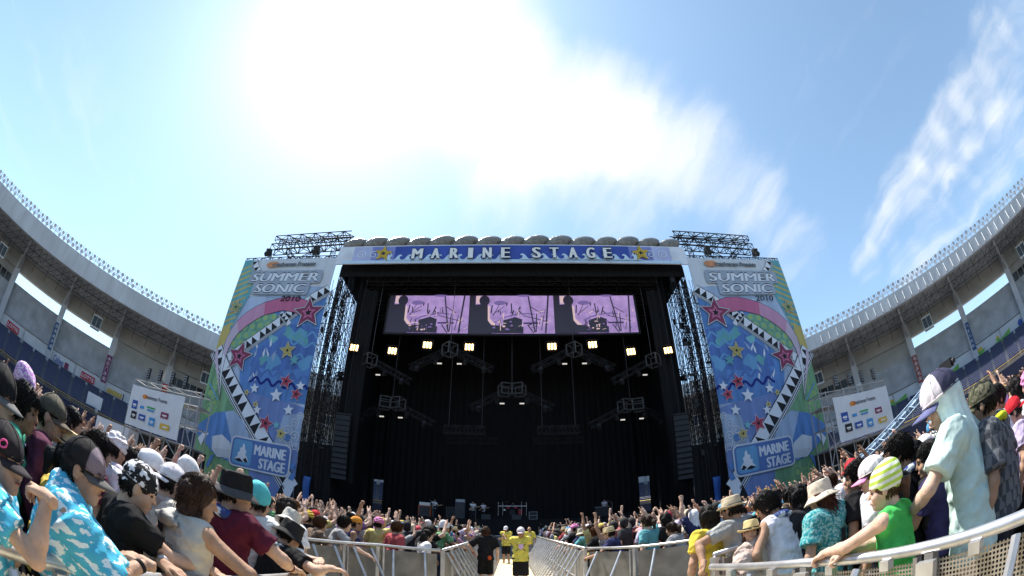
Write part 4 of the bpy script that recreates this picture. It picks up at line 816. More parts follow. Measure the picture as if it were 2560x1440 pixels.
# ---------------------------------------------------------------- people: distance-field bodies turned into smooth meshes
class SDF:
    def __init__(s, lo, hi, h):
        s.lo = np.array(lo, np.float32); s.h = h; s.n = np.maximum(4, np.ceil((np.array(hi)-s.lo)/h).astype(int)+1)
        s.V = np.full(s.n, .12, np.float32); s.ax = [s.lo[i]+h*np.arange(s.n[i], dtype=np.float32) for i in range(3)]
    def grid(s, sl): return (s.ax[0][sl[0]][:, None, None], s.ax[1][sl[1]][None, :, None], s.ax[2][sl[2]][None, None, :])
    def sl(s, lo, hi):
        a = np.clip(np.floor((np.array(lo)-s.lo)/s.h).astype(int), 0, s.n); b = np.clip(np.ceil((np.array(hi)-s.lo)/s.h).astype(int)+1, 0, s.n); return tuple(slice(int(x), int(y)) for x, y in zip(a, b))
    def put(s, sl, d, k):
        a = s.V[sl]
        if a.size == 0: return
        if k > 0: t = np.clip(.5+.5*(a-d)/k, 0, 1); s.V[sl] = a*(1-t)+d*t-k*t*(1-t)
        else: s.V[sl] = np.minimum(a, d)
    def cone(s, a, b, ra, rb, k=.03, flat=False):
        a, b = np.array(a, float), np.array(b, float); m = max(ra, rb)+.08; sl = s.sl(np.minimum(a, b)-m, np.maximum(a, b)+m); X, Y, Z = s.grid(sl); d = b-a; L2 = max(d @ d, 1e-9); L = math.sqrt(L2)
        t0 = ((X-a[0])*d[0]+(Y-a[1])*d[1]+(Z-a[2])*d[2])/L2; t = np.clip(t0, 0, 1)
        q = np.sqrt((X-a[0]-t*d[0])**2+(Y-a[1]-t*d[1])**2+(Z-a[2]-t*d[2])**2)-(ra+(rb-ra)*t)
        if flat:
            q = np.sqrt((X-a[0]-t0*d[0])**2+(Y-a[1]-t0*d[1])**2+(Z-a[2]-t0*d[2])**2)-(ra+(rb-ra)*np.clip(t0, -.2, 1.2)); q = np.maximum(q, np.maximum(-t0, t0-1)*L)
        s.put(sl, q.astype(np.float32), k); return s
    def ell(s, c, r, k=.02, rot=None, neg=False):
        c = np.array(c, float); m = max(r)+.06; sl = s.sl(c-m, c+m); X, Y, Z = s.grid(sl); x, y, z = X-c[0], Y-c[1], Z-c[2]
        if rot is not None: M = np.array(rot).T; x, y, z = M[0, 0]*x+M[0, 1]*y+M[0, 2]*z, M[1, 0]*x+M[1, 1]*y+M[1, 2]*z, M[2, 0]*x+M[2, 1]*y+M[2, 2]*z
        q = ((np.sqrt((x/r[0])**2+(y/r[1])**2+(z/r[2])**2)-1)*min(r)).astype(np.float32)
        if neg: s.V[sl] = np.maximum(s.V[sl], -q)
        else: s.put(sl, q, k)
        return s
    def ec(s, a, b, r0, r1, xd, k=.04, flat=True):
        """elliptical cone from a to b; r0, r1 = (half width along xd, half depth)"""
        a, b, xd = np.array(a, float), np.array(b, float), np.array(xd, float); d = b-a; L = np.linalg.norm(d); d = d/L; u = xd-d*(xd @ d); u /= np.linalg.norm(u); v = np.cross(d, u)
        m = max(*r0, *r1)+.08; sl = s.sl(np.minimum(a, b)-m, np.maximum(a, b)+m); X, Y, Z = s.grid(sl); x, y, z = X-a[0], Y-a[1], Z-a[2]
        w_ = x*d[0]+y*d[1]+z*d[2]; t = np.clip(w_/L, 0, 1); uu = x*u[0]+y*u[1]+z*u[2]; vv = x*v[0]+y*v[1]+z*v[2]; rx = r0[0]+(r1[0]-r0[0])*t; ry = r0[1]+(r1[1]-r0[1])*t
        q = (np.sqrt((uu/rx)**2+(vv/ry)**2)-1)*np.minimum(rx, ry)
        e_ = np.maximum(-w_, w_-L); q = np.maximum(q, e_) if flat else np.where(e_ > 0, np.sqrt(np.maximum(q, 0)**2+e_**2), q)
        s.put(sl, q.astype(np.float32), k); return s
    def cut(s, p, n):
        X, Y, Z = s.grid((slice(None),)*3); n = np.array(n, float); n /= np.linalg.norm(n); s.V = np.maximum(s.V, ((X-p[0])*n[0]+(Y-p[1])*n[1]+(Z-p[2])*n[2]).astype(np.float32)); return s
    def noise(s, amp, fr, sd=0):
        X, Y, Z = s.grid((slice(None),)*3); r = np.random.default_rng(sd); q = 0
        for i in range(4):
            a = r.normal(size=3)*fr*(1+.5*i); p = r.uniform(0, 6, 3); q = q+np.sin(a[0]*X+a[1]*Y+a[2]*Z+p[0]+1.5*np.sin(a[1]*.5*X-a[0]*.5*Z+p[1]))/(1+.5*i)
        s.V = s.V+(amp*q).astype(np.float32); return s
    def creases(s, amp, fr, sd=0):
        X, Y, Z = s.grid((slice(None),)*3); r = np.random.default_rng(sd); q = 0
        for i in range(3):
            a = r.normal(size=3); a[2] *= .8; a *= fr*(1+.55*i)/np.linalg.norm(a); p = r.uniform(0, 6, 3); w_ = 1.9*np.sin(a[1]*.45*X+a[0]*.4*Z+p[1])+1.3*np.sin(a[2]*.5*Y-a[0]*.35*X+.3*a[1]*Z+p[2]); q = q+(.6-np.abs(np.sin(.5*(a[0]*X+a[1]*Y+a[2]*Z)+p[0]+w_)))/(1+.6*i)
        s.V = s.V+(amp*q).astype(np.float32); return s
    def pleat(s, amp, n, c=(0, 0)):
        X, Y, Z = s.grid((slice(None),)*3); s.V = s.V+(amp*np.sin(n*np.arctan2(X-c[0], Y-c[1])+8*Z)*np.clip(.06-Z, 0, .12)/.12).astype(np.float32); return s
    def mesh(s):
        V = s.V; V[0], V[-1] = np.maximum(V[0], .01), np.maximum(V[-1], .01); V[:, 0] = np.maximum(V[:, 0], .01); V[:, -1] = np.maximum(V[:, -1], .01); V[:, :, 0] = np.maximum(V[:, :, 0], .01); V[:, :, -1] = np.maximum(V[:, :, -1], .01)
        S = V < 0; off = [(i, j, k) for i in (0, 1) for j in (0, 1) for k in (0, 1)]; nx, ny, nz_ = V.shape
        cs = [S[i:nx-1+i, j:ny-1+j, k:nz_-1+k] for i, j, k in off]; cnt = sum(c.astype(np.int8) for c in cs); act = (cnt > 0) & (cnt < 8); ids = np.full(act.shape, -1, np.int64); I = np.argwhere(act); ids[act] = np.arange(len(I))
        vals = np.stack([V[I[:, 0]+i, I[:, 1]+j, I[:, 2]+k] for i, j, k in off], 1); acc = np.zeros((len(I), 3)); w_ = np.zeros(len(I)); O = np.array(off, float)
        for a in range(8):
            for b in range(a+1, 8):
                if np.abs(O[a]-O[b]).sum() != 1: continue
                va, vb = vals[:, a], vals[:, b]; c = (va < 0) != (vb < 0); t = np.where(c, va/np.where(c, va-vb, 1), 0); acc += np.where(c[:, None], O[a]+t[:, None]*(O[b]-O[a]), 0); w_ += c
        P = s.lo+(I+acc/np.maximum(w_, 1)[:, None])*s.h; F = []
        for ax in range(3):
            sl0 = [slice(1, None)]*3; sl1 = [slice(1, None)]*3; sl0[ax] = slice(0, -1); sl1[ax] = slice(1, None)
            E = S[tuple(sl0)] != S[tuple(sl1)]; Q = np.argwhere(E); o = np.ones(3, int); o[ax] = 0; Q = Q+o; u, v = (ax+1) % 3, (ax+2) % 3
            ok = (Q < np.array(act.shape)).all(1); Q = Q[ok]
            du = np.zeros(3, int); du[u] = 1; dv = np.zeros(3, int); dv[v] = 1
            g_ = lambda q: ids[q[:, 0], q[:, 1], q[:, 2]]
            f = np.stack([g_(Q-du-dv), g_(Q-dv), g_(Q), g_(Q-du)], 1); ins = S[Q[:, 0], Q[:, 1], Q[:, 2]]; f[~ins] = f[~ins]
            f[ins] = f[ins][:, ::-1]; F.append(f)
        F = np.concatenate(F); return P, F[(F >= 0).all(1)]
def np_mesh(name, parts, m):
    """join (vertices, quads/tris) arrays into one smooth mesh"""
    vs, lt, fs, b = [], [], [], 0
    mi = []
    for q in parts: P, F = q[0], q[1]; vs.append(P); fs.append((F+b).ravel()); lt.append(np.full(len(F), F.shape[1])); b += len(P); mi.append(np.full(len(F), q[2] if len(q) > 2 else 0))
    P = np.concatenate(vs); f = np.concatenate(fs); l = np.concatenate(lt); me = bpy.data.meshes.new(name); me.vertices.add(len(P)); me.vertices.foreach_set('co', P.astype(np.float32).ravel()); me.loops.add(len(f)); me.loops.foreach_set('vertex_index', f.astype(np.int32)); me.polygons.add(len(l)); me.polygons.foreach_set('loop_start', np.concatenate([[0], np.cumsum(l)[:-1]]).astype(np.int32))
    me.polygons.foreach_set('use_smooth', np.ones(len(l), bool)); [me.materials.append(q) for q in (m if isinstance(m, (list, tuple)) else [m])]; me.polygons.foreach_set('material_index', np.concatenate(mi).astype(np.int32)); me.update(calc_edges=True); me.validate(); return me
def xf(part, M3, t, s_=1., mir=False):
    P, F = part; P = P*s_
    if mir: P = P*np.array([-1, 1, 1]); F = F[:, ::-1]
    return P @ np.array(M3).T+np.array(t), F
rotx = lambda d: np.array(Matrix.Rotation(R(d), 3, 'X')); roty = lambda d: np.array(Matrix.Rotation(R(d), 3, 'Y')); rotz = lambda d: np.array(Matrix.Rotation(R(d), 3, 'Z'))
# --- materials driven by each object's own colour
m_skin = mat('skin', objcol=True, rough=.6, var=.18, vscale=13, bump=.2, bscale=60, spec=.2); m_cloth = mat('cloth', objcol=True, rough=.85, var=.12, vscale=7, bump=.6, bscale=14, spec=.12, folds=.55); m_clothp = mat('cloth_printed', objcol=True, rough=.85, var=.2, vscale=7, bump=.6, bscale=14, spec=.12, folds=.55, printed=.8); m_hair = mat('hair', objcol=True, rough=.55, var=.4, vscale=45, bump=.6, bscale=110, stretch=(1, 1, .25), spec=.22); m_hat = mat('hat_cloth', objcol=True, rough=.8, var=.14, vscale=25, bump=.1, bscale=220, spec=.15, folds=.12); m_eye = mat('eye_dark', (.02, .015, .012), .3); m_lip = mat('lips', (.40, .14, .12), .5)
# --- shared head, hands
def head_part(h=.0085):
    s = SDF((-.12, -.14, -.19), (.12, .16, .16), h); s.ell((0, -.012, .03), (.078, .098, .095), .0); s.ell((0, .03, -.045), (.058, .066, .078), .03); s.ell((0, .07, -.098), (.024, .022, .02), .03); s.cone((0, .088, .02), (0, .112, -.022), .008, .0125, .012); s.ell((0, .094, -.062), (.024, .014, .012), .01)
    s.ell((0, .075, .032), (.055, .022, .014), .02)
    for g_ in (-1, 1): s.ell((g_*.079, -.006, -.012), (.011, .022, .034), .008); s.ell((g_*.036, .062, -.03), (.03, .03, .03), .02); s.ell((g_*.033, .105, .008), (.017, .018, .009), 0, neg=True)
    s.cone((0, -.02, -.06), (0, -.03, -.18), .054, .056, .03); return s.mesh()
def face_part():
    out_ = []
    def bl_(c, r, k):
        b = MB(); b.ball(c, r, None, 8, 5); out_.append((np.array(b.v), np.array([f for f in b.f if len(f) == 4]), k)); out_.append((np.array(b.v), np.array([f for f in b.f if len(f) == 3]), k))
    for g_ in (-1, 1): bl_((g_*.033, .086, .006), (.014, .009, .0065), 1); bl_((g_*.034, .093, .034), (.02, .008, .004), 1)
    bl_((0, .103, -.06), (.021, .008, .0065), 2); return out_
def hand_part(curl, thumb='out', h=.0065, only=None):
    s = SDF((-.11, -.06, -.05), (.08, .12, .21), h); s.ell((0, .003, .048), (.042, .019, .054), 0); s.cone((0, 0, -.04), (0, 0, .02), .027, .03, .02)
    for i, (x, z, L) in enumerate(((-.031, .085, .078), (-.0105, .092, .086), (.0105, .088, .08), (.03, .078, .062))):
        c = curl if only is None or i not in only else (4, 4, 4); p = np.array((x, 0, z-.02)); q = np.array((x*1.05, 0, z)); s.cone(p, q, .012, .011, .008); a = 0; p = q
        for k, fr in enumerate((.45, .32, .25)):
            a += c[k]; q = p+np.array((x*.06, math.sin(R(a)), math.cos(R(a))))*L*fr; s.cone(p, q, .0105-.001*k, .0098-.001*k, .004); p = q
    T = {'out': [(-.028, .006, .02), (-.062, .02, .052), (-.078, .03, .085)], 'in': [(-.028, .008, .02), (-.05, .035, .055), (-.018, .05, .075)], 'side': [(-.028, .006, .02), (-.05, .018, .06), (-.045, .026, .095)]}[thumb]
    s.cone(T[0], T[1], .015, .0125, .012); s.cone(T[1], T[2], .012, .0095, .004); return s.mesh()
HEAD = head_part(); HEADL = head_part(.018); FACE = face_part()
HAND = {'relax': hand_part((22, 28, 20), 'side'), 'grip': hand_part((48, 55, 40), 'side'), 'horns': hand_part((80, 95, 60), 'in', only=(0, 3)), 'fist': hand_part((82, 95, 65), 'in'), 'open': hand_part((5, 8, 6)), 'flat': hand_part((10, 14, 10), 'side')}
# --- skeleton and pose
def skel(p):
    g_ = p.get; ln, sd, tw = g_('lean', 4), g_('side', 0), g_('twist', 0); J = {}; B = rotz(-tw) @ roty(sd) @ rotx(-ln); P = np.array((0, -.18*math.sin(R(ln)), .95-.04*abs(math.sin(R(ln))))); T = lambda *v: P+B @ np.array(v)
    J['B'], J['P'], J['T'] = B, P, T; hy, hp, hr = g_('head', (0, 0, 0)); H = rotz(-hy) @ rotx(-ln*.35-hp) @ roty(hr); nk = T(0, -.015, .475); J['neck'] = nk; J['H'] = H; J['hc'] = nk+(B*.5+H*.5) @ np.array((0, .03, .06))+H @ np.array((0, .012, .085))
    wf = g_('w', 1.); J['wf'] = wf
    for g2, k in ((1, 'R'), (-1, 'L')):
        S = T(g2*.178*wf, -.012, .425); a = g_(k, None) or {}; tg = a.get('to')
        if tg is None: tg = S+B @ np.array((g2*.10, .08, -.50))
        tg = np.array(tg, float); hint = np.array(a.get('hint', (g2*.6, -.6, -.5)), float); up = S[2] < tg[2]
        if up: J['B']; S = S+np.array((-g2*.012, 0, .035))
        l1, l2 = .285, .255; d = tg-S; D = np.linalg.norm(d)
        if D > l1+l2-.012: tg = S+d/D*(l1+l2-.012); d = tg-S; D = np.linalg.norm(d)
        x = (l1*l1-l2*l2+D*D)/(2*D); hh = math.sqrt(max(0, l1*l1-x*x)); dn = d/D; hn = hint-dn*(hint @ dn); hn = hn/(np.linalg.norm(hn)+1e-9); E = S+dn*x+hn*hh
        z = tg-E; z = z/np.linalg.norm(z); hd = a.get('dir')
        if hd is not None: z = np.array(hd, float); z /= np.linalg.norm(z)
        pn = np.array(a.get('palm', (0, 1, 0) if up else (-g2, .2, 0)), float); y = pn-z*(pn @ z); y = y/(np.linalg.norm(y)+1e-9); M = np.stack([np.cross(y, z), y, z], 1)
        J[k] = (S, E, tg, M, a.get('hand', 'relax'))
    return J
def body_mesh(J, h, legs=True, hands=True, head=HEAD, nm='body', face=False):
    T, B, wf = J['T'], J['B'], J['wf']; pts = np.array([J['hc'], J['P']]+[q for k in 'RL' for q in J[k][:3]]+([(.2, .12, 0), (-.2, -.1, 0)] if legs else []))
    lo, hi = pts.min(0)-.2, pts.max(0)+.2; lo[2] = max(lo[2], -.02) if legs else lo[2]; s = SDF(lo, hi, h); xd = B[:, 0]
    s.ec(T(0, 0, -.06), T(0, 0, .14), (.145*wf, .095), (.115*wf, .08), xd, .05, False); s.ec(T(0, 0, .14), T(0, .005, .35), (.115*wf, .08), (.14*wf, .095), xd, .05, False)
    s.cone(T(-.12*wf, -.012, .41), T(.12*wf, -.012, .41), .05, .05, .05); s.cone(T(0, -.025, .40), J['neck'], .072, .055, .05); s.cone(T(0, -.015, .44), J['neck']+(J['hc']-J['neck'])*.5-J['H'][:, 1]*.02, .055, .052, .02)
    for k in 'RL': S, E, W, M, hk = J[k]; s.cone(T(.1*(1 if k == 'R' else -1)*wf, -.01, .405), S, .056, .056, .04); s.cone(S, E, .053*wf, .042, .03); s.cone(E, E+(W-E)*.35, .041, .041, .02); s.cone(E+(W-E)*.3, W, .041, .027, .02)
    if legs:
        for g_ in (-1, 1): hp = J['P']+np.array((g_*.085, 0, -.04)); kn = np.array((g_*.10, .02+hp[1]*.5, .49)); an = np.array((g_*.115, -.03, .08)); s.cone(hp, kn, .088, .057, .04); s.cone(kn, kn*.65+an*.35, .054, .056, .03); s.cone(kn*.7+an*.3, an, .056, .036, .03); s.ell((an[0], an[1]+.07, .035), (.045, .125, .04), .03)
    parts = [s.mesh()]; parts.append(xf(head, J['H'], J['hc']))
    if hands:
        for k in 'RL': S, E, W, M, hk = J[k]; parts.append(xf(HAND[hk], M, W-M[:, 2]*.0, 1., k == 'L'))
    if face: parts += [(*xf(q[:2], J['H'], J['hc']), q[2]) for q in FACE]
    return np_mesh(nm, parts, [m_skin, m_eye, m_lip] if face else m_skin)
def shirt_mesh(J, h, sleeve=.62, long=.0, loose=.022, hem=-.12, m=None, nm='shirt', nz_=.0042, skirt=0):
    T, B, wf = J['T'], J['B'], J['wf']; pts = np.array([J['neck'], J['P']-np.array((0, 0, .2+skirt))]+[q for k in 'RL' for q in J[k][:(3 if sleeve > 1 else 2)]]); s = SDF(pts.min(0)-.22, pts.max(0)+.18, h); xd = B[:, 0]; L = loose
    bt = J['P']+B @ np.array((0, 0, 0))+np.array((0, 0, hem))
    s.ec(bt, T(0, 0, .16), (.172*wf+L+skirt*.25, .12+L+skirt*.2), (.142*wf+L, .102+L), xd, .03, True); s.ec(T(0, 0, .12), T(0, .004, .36), (.14*wf+L, .102+L), (.16*wf+L*.8, .115+L*.7), xd, .04, False); s.cone(T(-.125*wf, -.012, .415), T(.125*wf, -.012, .415), .06+L*.7, .06+L*.7, .05); s.cone(T(0, -.022, .41), T(0, -.015, .455), .085+L*.5, .068, .03)
    for k in 'RL':
        S, E, W, M, hk = J[k]; g_ = 1 if k == 'R' else -1
        if sleeve == 0: s.cone(T(.03*g_*wf, -.012, .41), T(.135*g_*wf, -.012, .415), .074+L*.6, .066+L*.6, .03)
        if sleeve > 0:
            s.cone(T(.09*g_*wf, -.01, .405), S, .074+L*.8, .068+L*.8, .05); f = min(sleeve, 1); s.cone(S, S+(E-S)*f, .062+L*.6, .057+L*(1.1 if sleeve < 1 else .5), .03, sleeve < 1)
            if sleeve > 1: s.cone(E, E+(W-E)*min(.95, sleeve-1), .05+L*.5, .042+L*.4, .03, True)
    if nz_: sd_ = int(abs(pts.sum())*1000) % 97; s.noise(nz_*.5, 19, sd_); s.creases(nz_*1.9, 42, sd_+1)
    s.cut(bt, -B[:, 2]*.35-np.array((0, 0, .65))); return np_mesh(nm, [s.mesh()], m or m_cloth)
def pants_mesh(J, h, short=False, nm='trousers'):
    s = SDF((-.32, -.36, .03), (.32, .3, 1.1), h); s.ec(J['P']+np.array((0, 0, -.1)), J['P']+J['B'] @ np.array((0, 0, .09)), (.165, .108), (.135, .098), (1, 0, 0), .03)
    for g_ in (-1, 1):
        hp = J['P']+np.array((g_*.085, 0, -.04)); kn = np.array((g_*.10, .02+hp[1]*.5, .49)); an = np.array((g_*.115, -.03, .08))
        if short: s.cone(hp, kn-np.array((0, 0, .04)), .105, .095, .04, True); s.ell(hp, (.1, .11, .1), .04)
        else: s.cone(hp, kn, .105, .08, .04); s.cone(kn, an, .08, .068, .03)
    s.noise(.003, 15, 3); return np_mesh(nm, [s.mesh()], m_cloth)
def cape_mesh(J, h, drop=.30, L=.045, front=True, m=None, nm='towel', arms=.85):
    """a towel or shawl lying over neck, shoulders and upper arms"""
    T, B, wf = J['T'], J['B'], J['wf']; pts = np.array([J['neck'], J['P']]+[q for k in 'RL' for q in J[k][:2]]); s = SDF(pts.min(0)-.2, pts.max(0)+.2, h)
    s.ec(T(0, 0, .44-drop), T(0, .004, .37), (.175*wf+L, .12+L), (.165*wf+L, .12+L*.8), B[:, 0], .04, True); s.cone(T(-.13*wf, -.015, .42), T(.13*wf, -.015, .42), .062+L*.8, .062+L*.8, .05); s.cone(T(0, -.03, .42), J['neck']+B @ np.array((0, -.03, .015)), .1+L*.4, .086, .05)
    for k in 'RL':
        S, E, W, M, hk = J[k]
        if arms > 0: s.cone(S, S+(E-S)*arms, .066+L*.8, .075+L, .05, True)
    if front: s.ell(T(0, .2, .42), (.075, .12, .28), 0, B, True)
    s.creases(.011, 38, 5); return np_mesh(nm, [s.mesh()], m or m_cloth)
# --- hair and hats in the head's own frame
def tufts(n, ln, sd, zlow=-.05, out=.35, rad=(.093, .113, .108), c=(0, -.016, .035), face=True, wd=.011, sw=(0, -.2, -1), ylim=9, zhigh=9):
    r = np.random.default_rng(sd); P = []; F = []; k = 0
    while k < n:
        v = r.normal(size=3); v /= np.linalg.norm(v); p = np.array(c)+v*np.array(rad)*.97
        if p[2] < zlow or p[1] > ylim or p[2] > zhigh or (face and p[1] > .045 and p[2] < .07) : continue
        d = np.array(sw)+v*out+r.normal(size=3)*.35; t = d-v*(d @ v)*.75; t /= np.linalg.norm(t); sd_ = np.cross(v, t); L = ln*r.uniform(.6, 1.3); q = p+t*L+v*L*out*.25; b = len(P)
        P += [p-sd_*wd, p+sd_*wd, p+v*wd*.9-t*.004, q]; F += [(b, b+2, b+3), (b+2, b+1, b+3), (b, b+3, b+1)]; k += 1
    return np.array(P), np.array(F)
def hairm(kind, h=.011):
    s = SDF((-.17, -.25, -.5), (.17, .17, .2), h); under = kind.startswith('u_'); kind = kind[2:] if under else kind
    if kind == 'bun': s.ell((0, -.018, .038), (.089, .11, .1), 0); s.ell((0, -.1, .11), (.05, .05, .045), .02)
    else: s.ell((0, -.018, .038), (.091, .112, .104), 0)
    low = -.07
    if kind in ('long', 'longstraw'): s.ec((0, -.045, .03), (0, -.1, -.36), (.094, .07), (.07, .03), (1, 0, 0), .04, False); low = -.45
    if kind == 'bob': s.ec((0, -.02, .05), (0, -.03, -.12), (.1, .105), (.103, .09), (1, 0, 0), .03, False); low = -.16
    if kind == 'pony': s.cone((0, -.1, .05), (0, -.15, .0), .03, .04, .02); s.cone((0, -.15, .0), (0, -.15, -.17), .042, .014, .03)
    s.ell((0, .125, -.075), (.082, .115, .14), 0, None, True)
    if kind not in ('long', 'bob', 'longstraw'):
        for g_ in (-1, 1): s.ell((g_*.09, .03, -.065), (.03, .055, .07), 0, None, True)
        s.cut((0, -.06, low-.02), (0, .45, -1))
    s.noise(.0035, 55, 2)
    if under: s.cut((0, 0, .032), (0, -.12, 1))
    p = [s.mesh()]
    p.append(tufts(260, .03, 3, -.06, .1, (.086, .106, .09), (0, -.018, -.01), wd=.006, ylim=-.005, zhigh=.02) if under else tufts(1100, .045 if kind != 'mess' else .055, 3 if kind != 'mess' else 9, out=.25 if kind != 'mess' else .7, wd=.0065 if kind != 'mess' else .008))
    if kind == 'bob': p.append(tufts(700, .07, 6, -.13, .12, (.106, .108, .15), (0, -.022, -.01), True, .006, ylim=.03))
    if kind == 'long': p.append(tufts(380, .11, 5, -.34, .06, (.092, .06, .19), (0, -.072, -.15), False, .006, ylim=-.03))
    return np_mesh('hair', p, m_hair)
def brimm(r0, r1, drop, a0=-180, a1=180, curl=0., nm='brim', th=.006, droop=0.):
    b = MB(); n = 36; full = a1-a0 >= 359
    for lay in (0, 1):
        for i in range(n+1):
            a = R(a0+(a1-a0)*i/n); sx_, cx = math.sin(a), math.cos(a)
            for k in range(4):
                t = k/3; q = [r0[j]+(r1[j]-r0[j])*t for j in (0, 1)]; x, y = q[0]*sx_, q[1]*cx-.012; b.v.append((x, y, .02-drop*t+curl*t*t*abs(sx_)-droop*(x/.1)**2*.02-lay*th+.004*math.sin(5*a+2*t)*t*(1 if full else 0)))
    m4 = (n+1)*4
    for lay in (0, 1):
        for i in range(n):
            for k in range(3):
                q = [lay*m4+i*4+k, lay*m4+i*4+k+1, lay*m4+(i+1)*4+k+1, lay*m4+(i+1)*4+k]; b.f.append(q if lay else q[::-1]); b.m.append(0)
    for i in range(n): q = [i*4+3, (i+1)*4+3, m4+(i+1)*4+3, m4+i*4+3]; b.f.append(q); b.m.append(0)
    return b.mesh(nm, m_hat, True)
def hatm(kind, h=.009):
    s = SDF((-.16, -.2, -.3), (.16, .18, .2), h)
    if kind == 'cap': s.ell((0, -.012, .04), (.093, .114, .1), 0); s.cut((0, 0, .022), (0, -.06, -1)); s.ell((0, -.012, .14), (.009, .009, .006), .004); s.noise(.0012, 70, 8)
    if kind == 'bucket': s.ec((0, -.012, .012), (0, -.015, .125), (.098, .118), (.084, .1), (1, 0, 0), .01, False); s.noise(.003, 40, 1)
    if kind == 'fedora': s.ec((0, -.012, .012), (0, -.012, .125), (.096, .116), (.075, .098), (1, 0, 0), .01, False); s.ell((0, -.01, .165), (.026, .12, .035), 0, None, True); s.noise(.0025, 45, 1)
    if kind == 'band': s.ec((0, -.012, .014), (0, -.012, .048), (.1, .12), (.095, .115), (1, 0, 0), .0)
    if kind == 'beanie': s.ell((0, -.025, .045), (.099, .122, .12), 0); s.ell((0, -.07, .11), (.06, .06, .06), .06); s.cut((0, 0, -.005), (0, .35, -1)); s.noise(.002, 60, 1)
    if kind == 'bandana': s.ell((0, -.015, .036), (.095, .116, .106), 0); s.cut((0, 0, .01), (0, -.15, -1)); s.cone((0, -.12, .0), (.02, -.15, -.09), .02, .03, .01); s.noise(.0025, 45, 1)
    if kind == 'hood': s.ell((0, -.02, .03), (.108, .128, .122), 0); s.ec((0, -.02, .0), (0, -.03, -.29), (.1, .112), (.15, .125), (1, 0, 0), .04, True); s.ell((0, .12, -.09), (.078, .12, .15), 0, None, True); s.pleat(.0045, 15); s.noise(.003, 22, 1)
    if kind == 'turban': s.ell((0, -.015, .05), (.105, .122, .1), 0); s.noise(.006, 60, 4); s.cut((0, 0, .01), (0, -.2, -1))
    extra_ = []
    if kind == 'cap':                            # stitched panel seams and the rear strap
        b = MB()
        for a in range(6): b.tube([(.0945*math.cos(t)*math.sin(a*math.pi/3), -.012+.1155*math.cos(t)*math.cos(a*math.pi/3), .04+.1015*math.sin(t)) for t in [R(q) for q in range(-6, 91, 8)]], .0022, n=4)
        b.tube([(.0945*math.sin(R(q)), -.012+.1155*math.cos(R(q)), .026) for q in range(0, 361, 15)], .003, n=4)
        extra_ = [(np.array(b.v), np.array([f for f in b.f if len(f) == 4]))]
    return np_mesh({'hood': 'head_towel', 'band': 'hat_band', 'turban': 'head_towel', 'bandana': 'bandana'}.get(kind, 'hat'), [s.mesh()]+extra_, m_hat)
HAIR = {k: hairm(k) for k in ('short', 'mess', 'long', 'bob', 'pony', 'bun', 'u_short', 'u_long', 'u_pony')}
HAT = {k: hatm(k) for k in ('cap', 'bucket', 'fedora', 'band', 'beanie', 'bandana', 'hood', 'turban')}
BRIM = {'cap': brimm((.083, .102), (.088, .192), .022, -66, 66, 0, droop=.9), 'bucket': brimm((.096, .116), (.15, .168), .05), 'fedora': brimm((.094, .114), (.148, .166), .005, curl=.022), 'sun': brimm((.095, .115), (.165, .185), .03)}
def slotmat(o, m):
    if m is not None: o.material_slots[0].link = 'OBJECT'; o.material_slots[0].material = m
# headgear kinds -> list of (mesh, part name, colour role, is child of hat)
def dress_head(e, hf, kind, col, hcol, mt=None, back=False, bcol=None, bm=None, bandcol=(.03, .03, .035)):
    def put(me, nm, c, m=None, par=e, mw=hf): o = ob(nm, me, par, mw, c); slotmat(o, m); return o
    base = {'cap': 'u_short', 'bucket': 'u_short', 'fedora': 'u_short', 'beanie': 'u_short', 'bandana': 'u_short', 'turban': 'u_short', 'caplong': 'u_long', 'bucketlong': 'u_long', 'fedoralong': 'u_long', 'hood': None, 'beaniepony': 'u_pony', 'bald': None}.get(kind, kind)
    if base and hcol: put(HAIR[base], 'hair', hcol)
    k = kind.replace('long', '').replace('pony', '') if kind in ('caplong', 'bucketlong', 'fedoralong', 'beaniepony') else kind
    if k in HAT:
        o = put(HAT[k], {'cap': 'cap', 'hood': 'head_towel', 'turban': 'head_towel', 'beanie': 'beanie', 'bandana': 'bandana'}.get(k, 'hat'), col, mt, e, hf)
        if k in BRIM: put(BRIM[k], 'brim', bcol or col, bm, o, Matrix.Translation((0, -.012, 0)) @ Matrix.Rotation(math.pi, 4, 'Z') @ Matrix.Translation((0, .012, 0)) if back else Matrix.Identity(4))
        if k == 'fedora': put(HAT['band'], 'hat_band', bandcol, None, o, Matrix.Identity(4))
def head_mx(J): M = Matrix(J['H'].tolist()).to_4x4(); M.translation = Vector(J['hc']); return M
# ---------------------------------------------------------------- the people close to the camera
SK = [(.43, .26, .18), (.50, .32, .23), (.37, .22, .145), (.56, .37, .28), (.31, .175, .11)]
BLKH, BRNH, DBR = (.012, .010, .010), (.075, .035, .018), (.03, .017, .011)
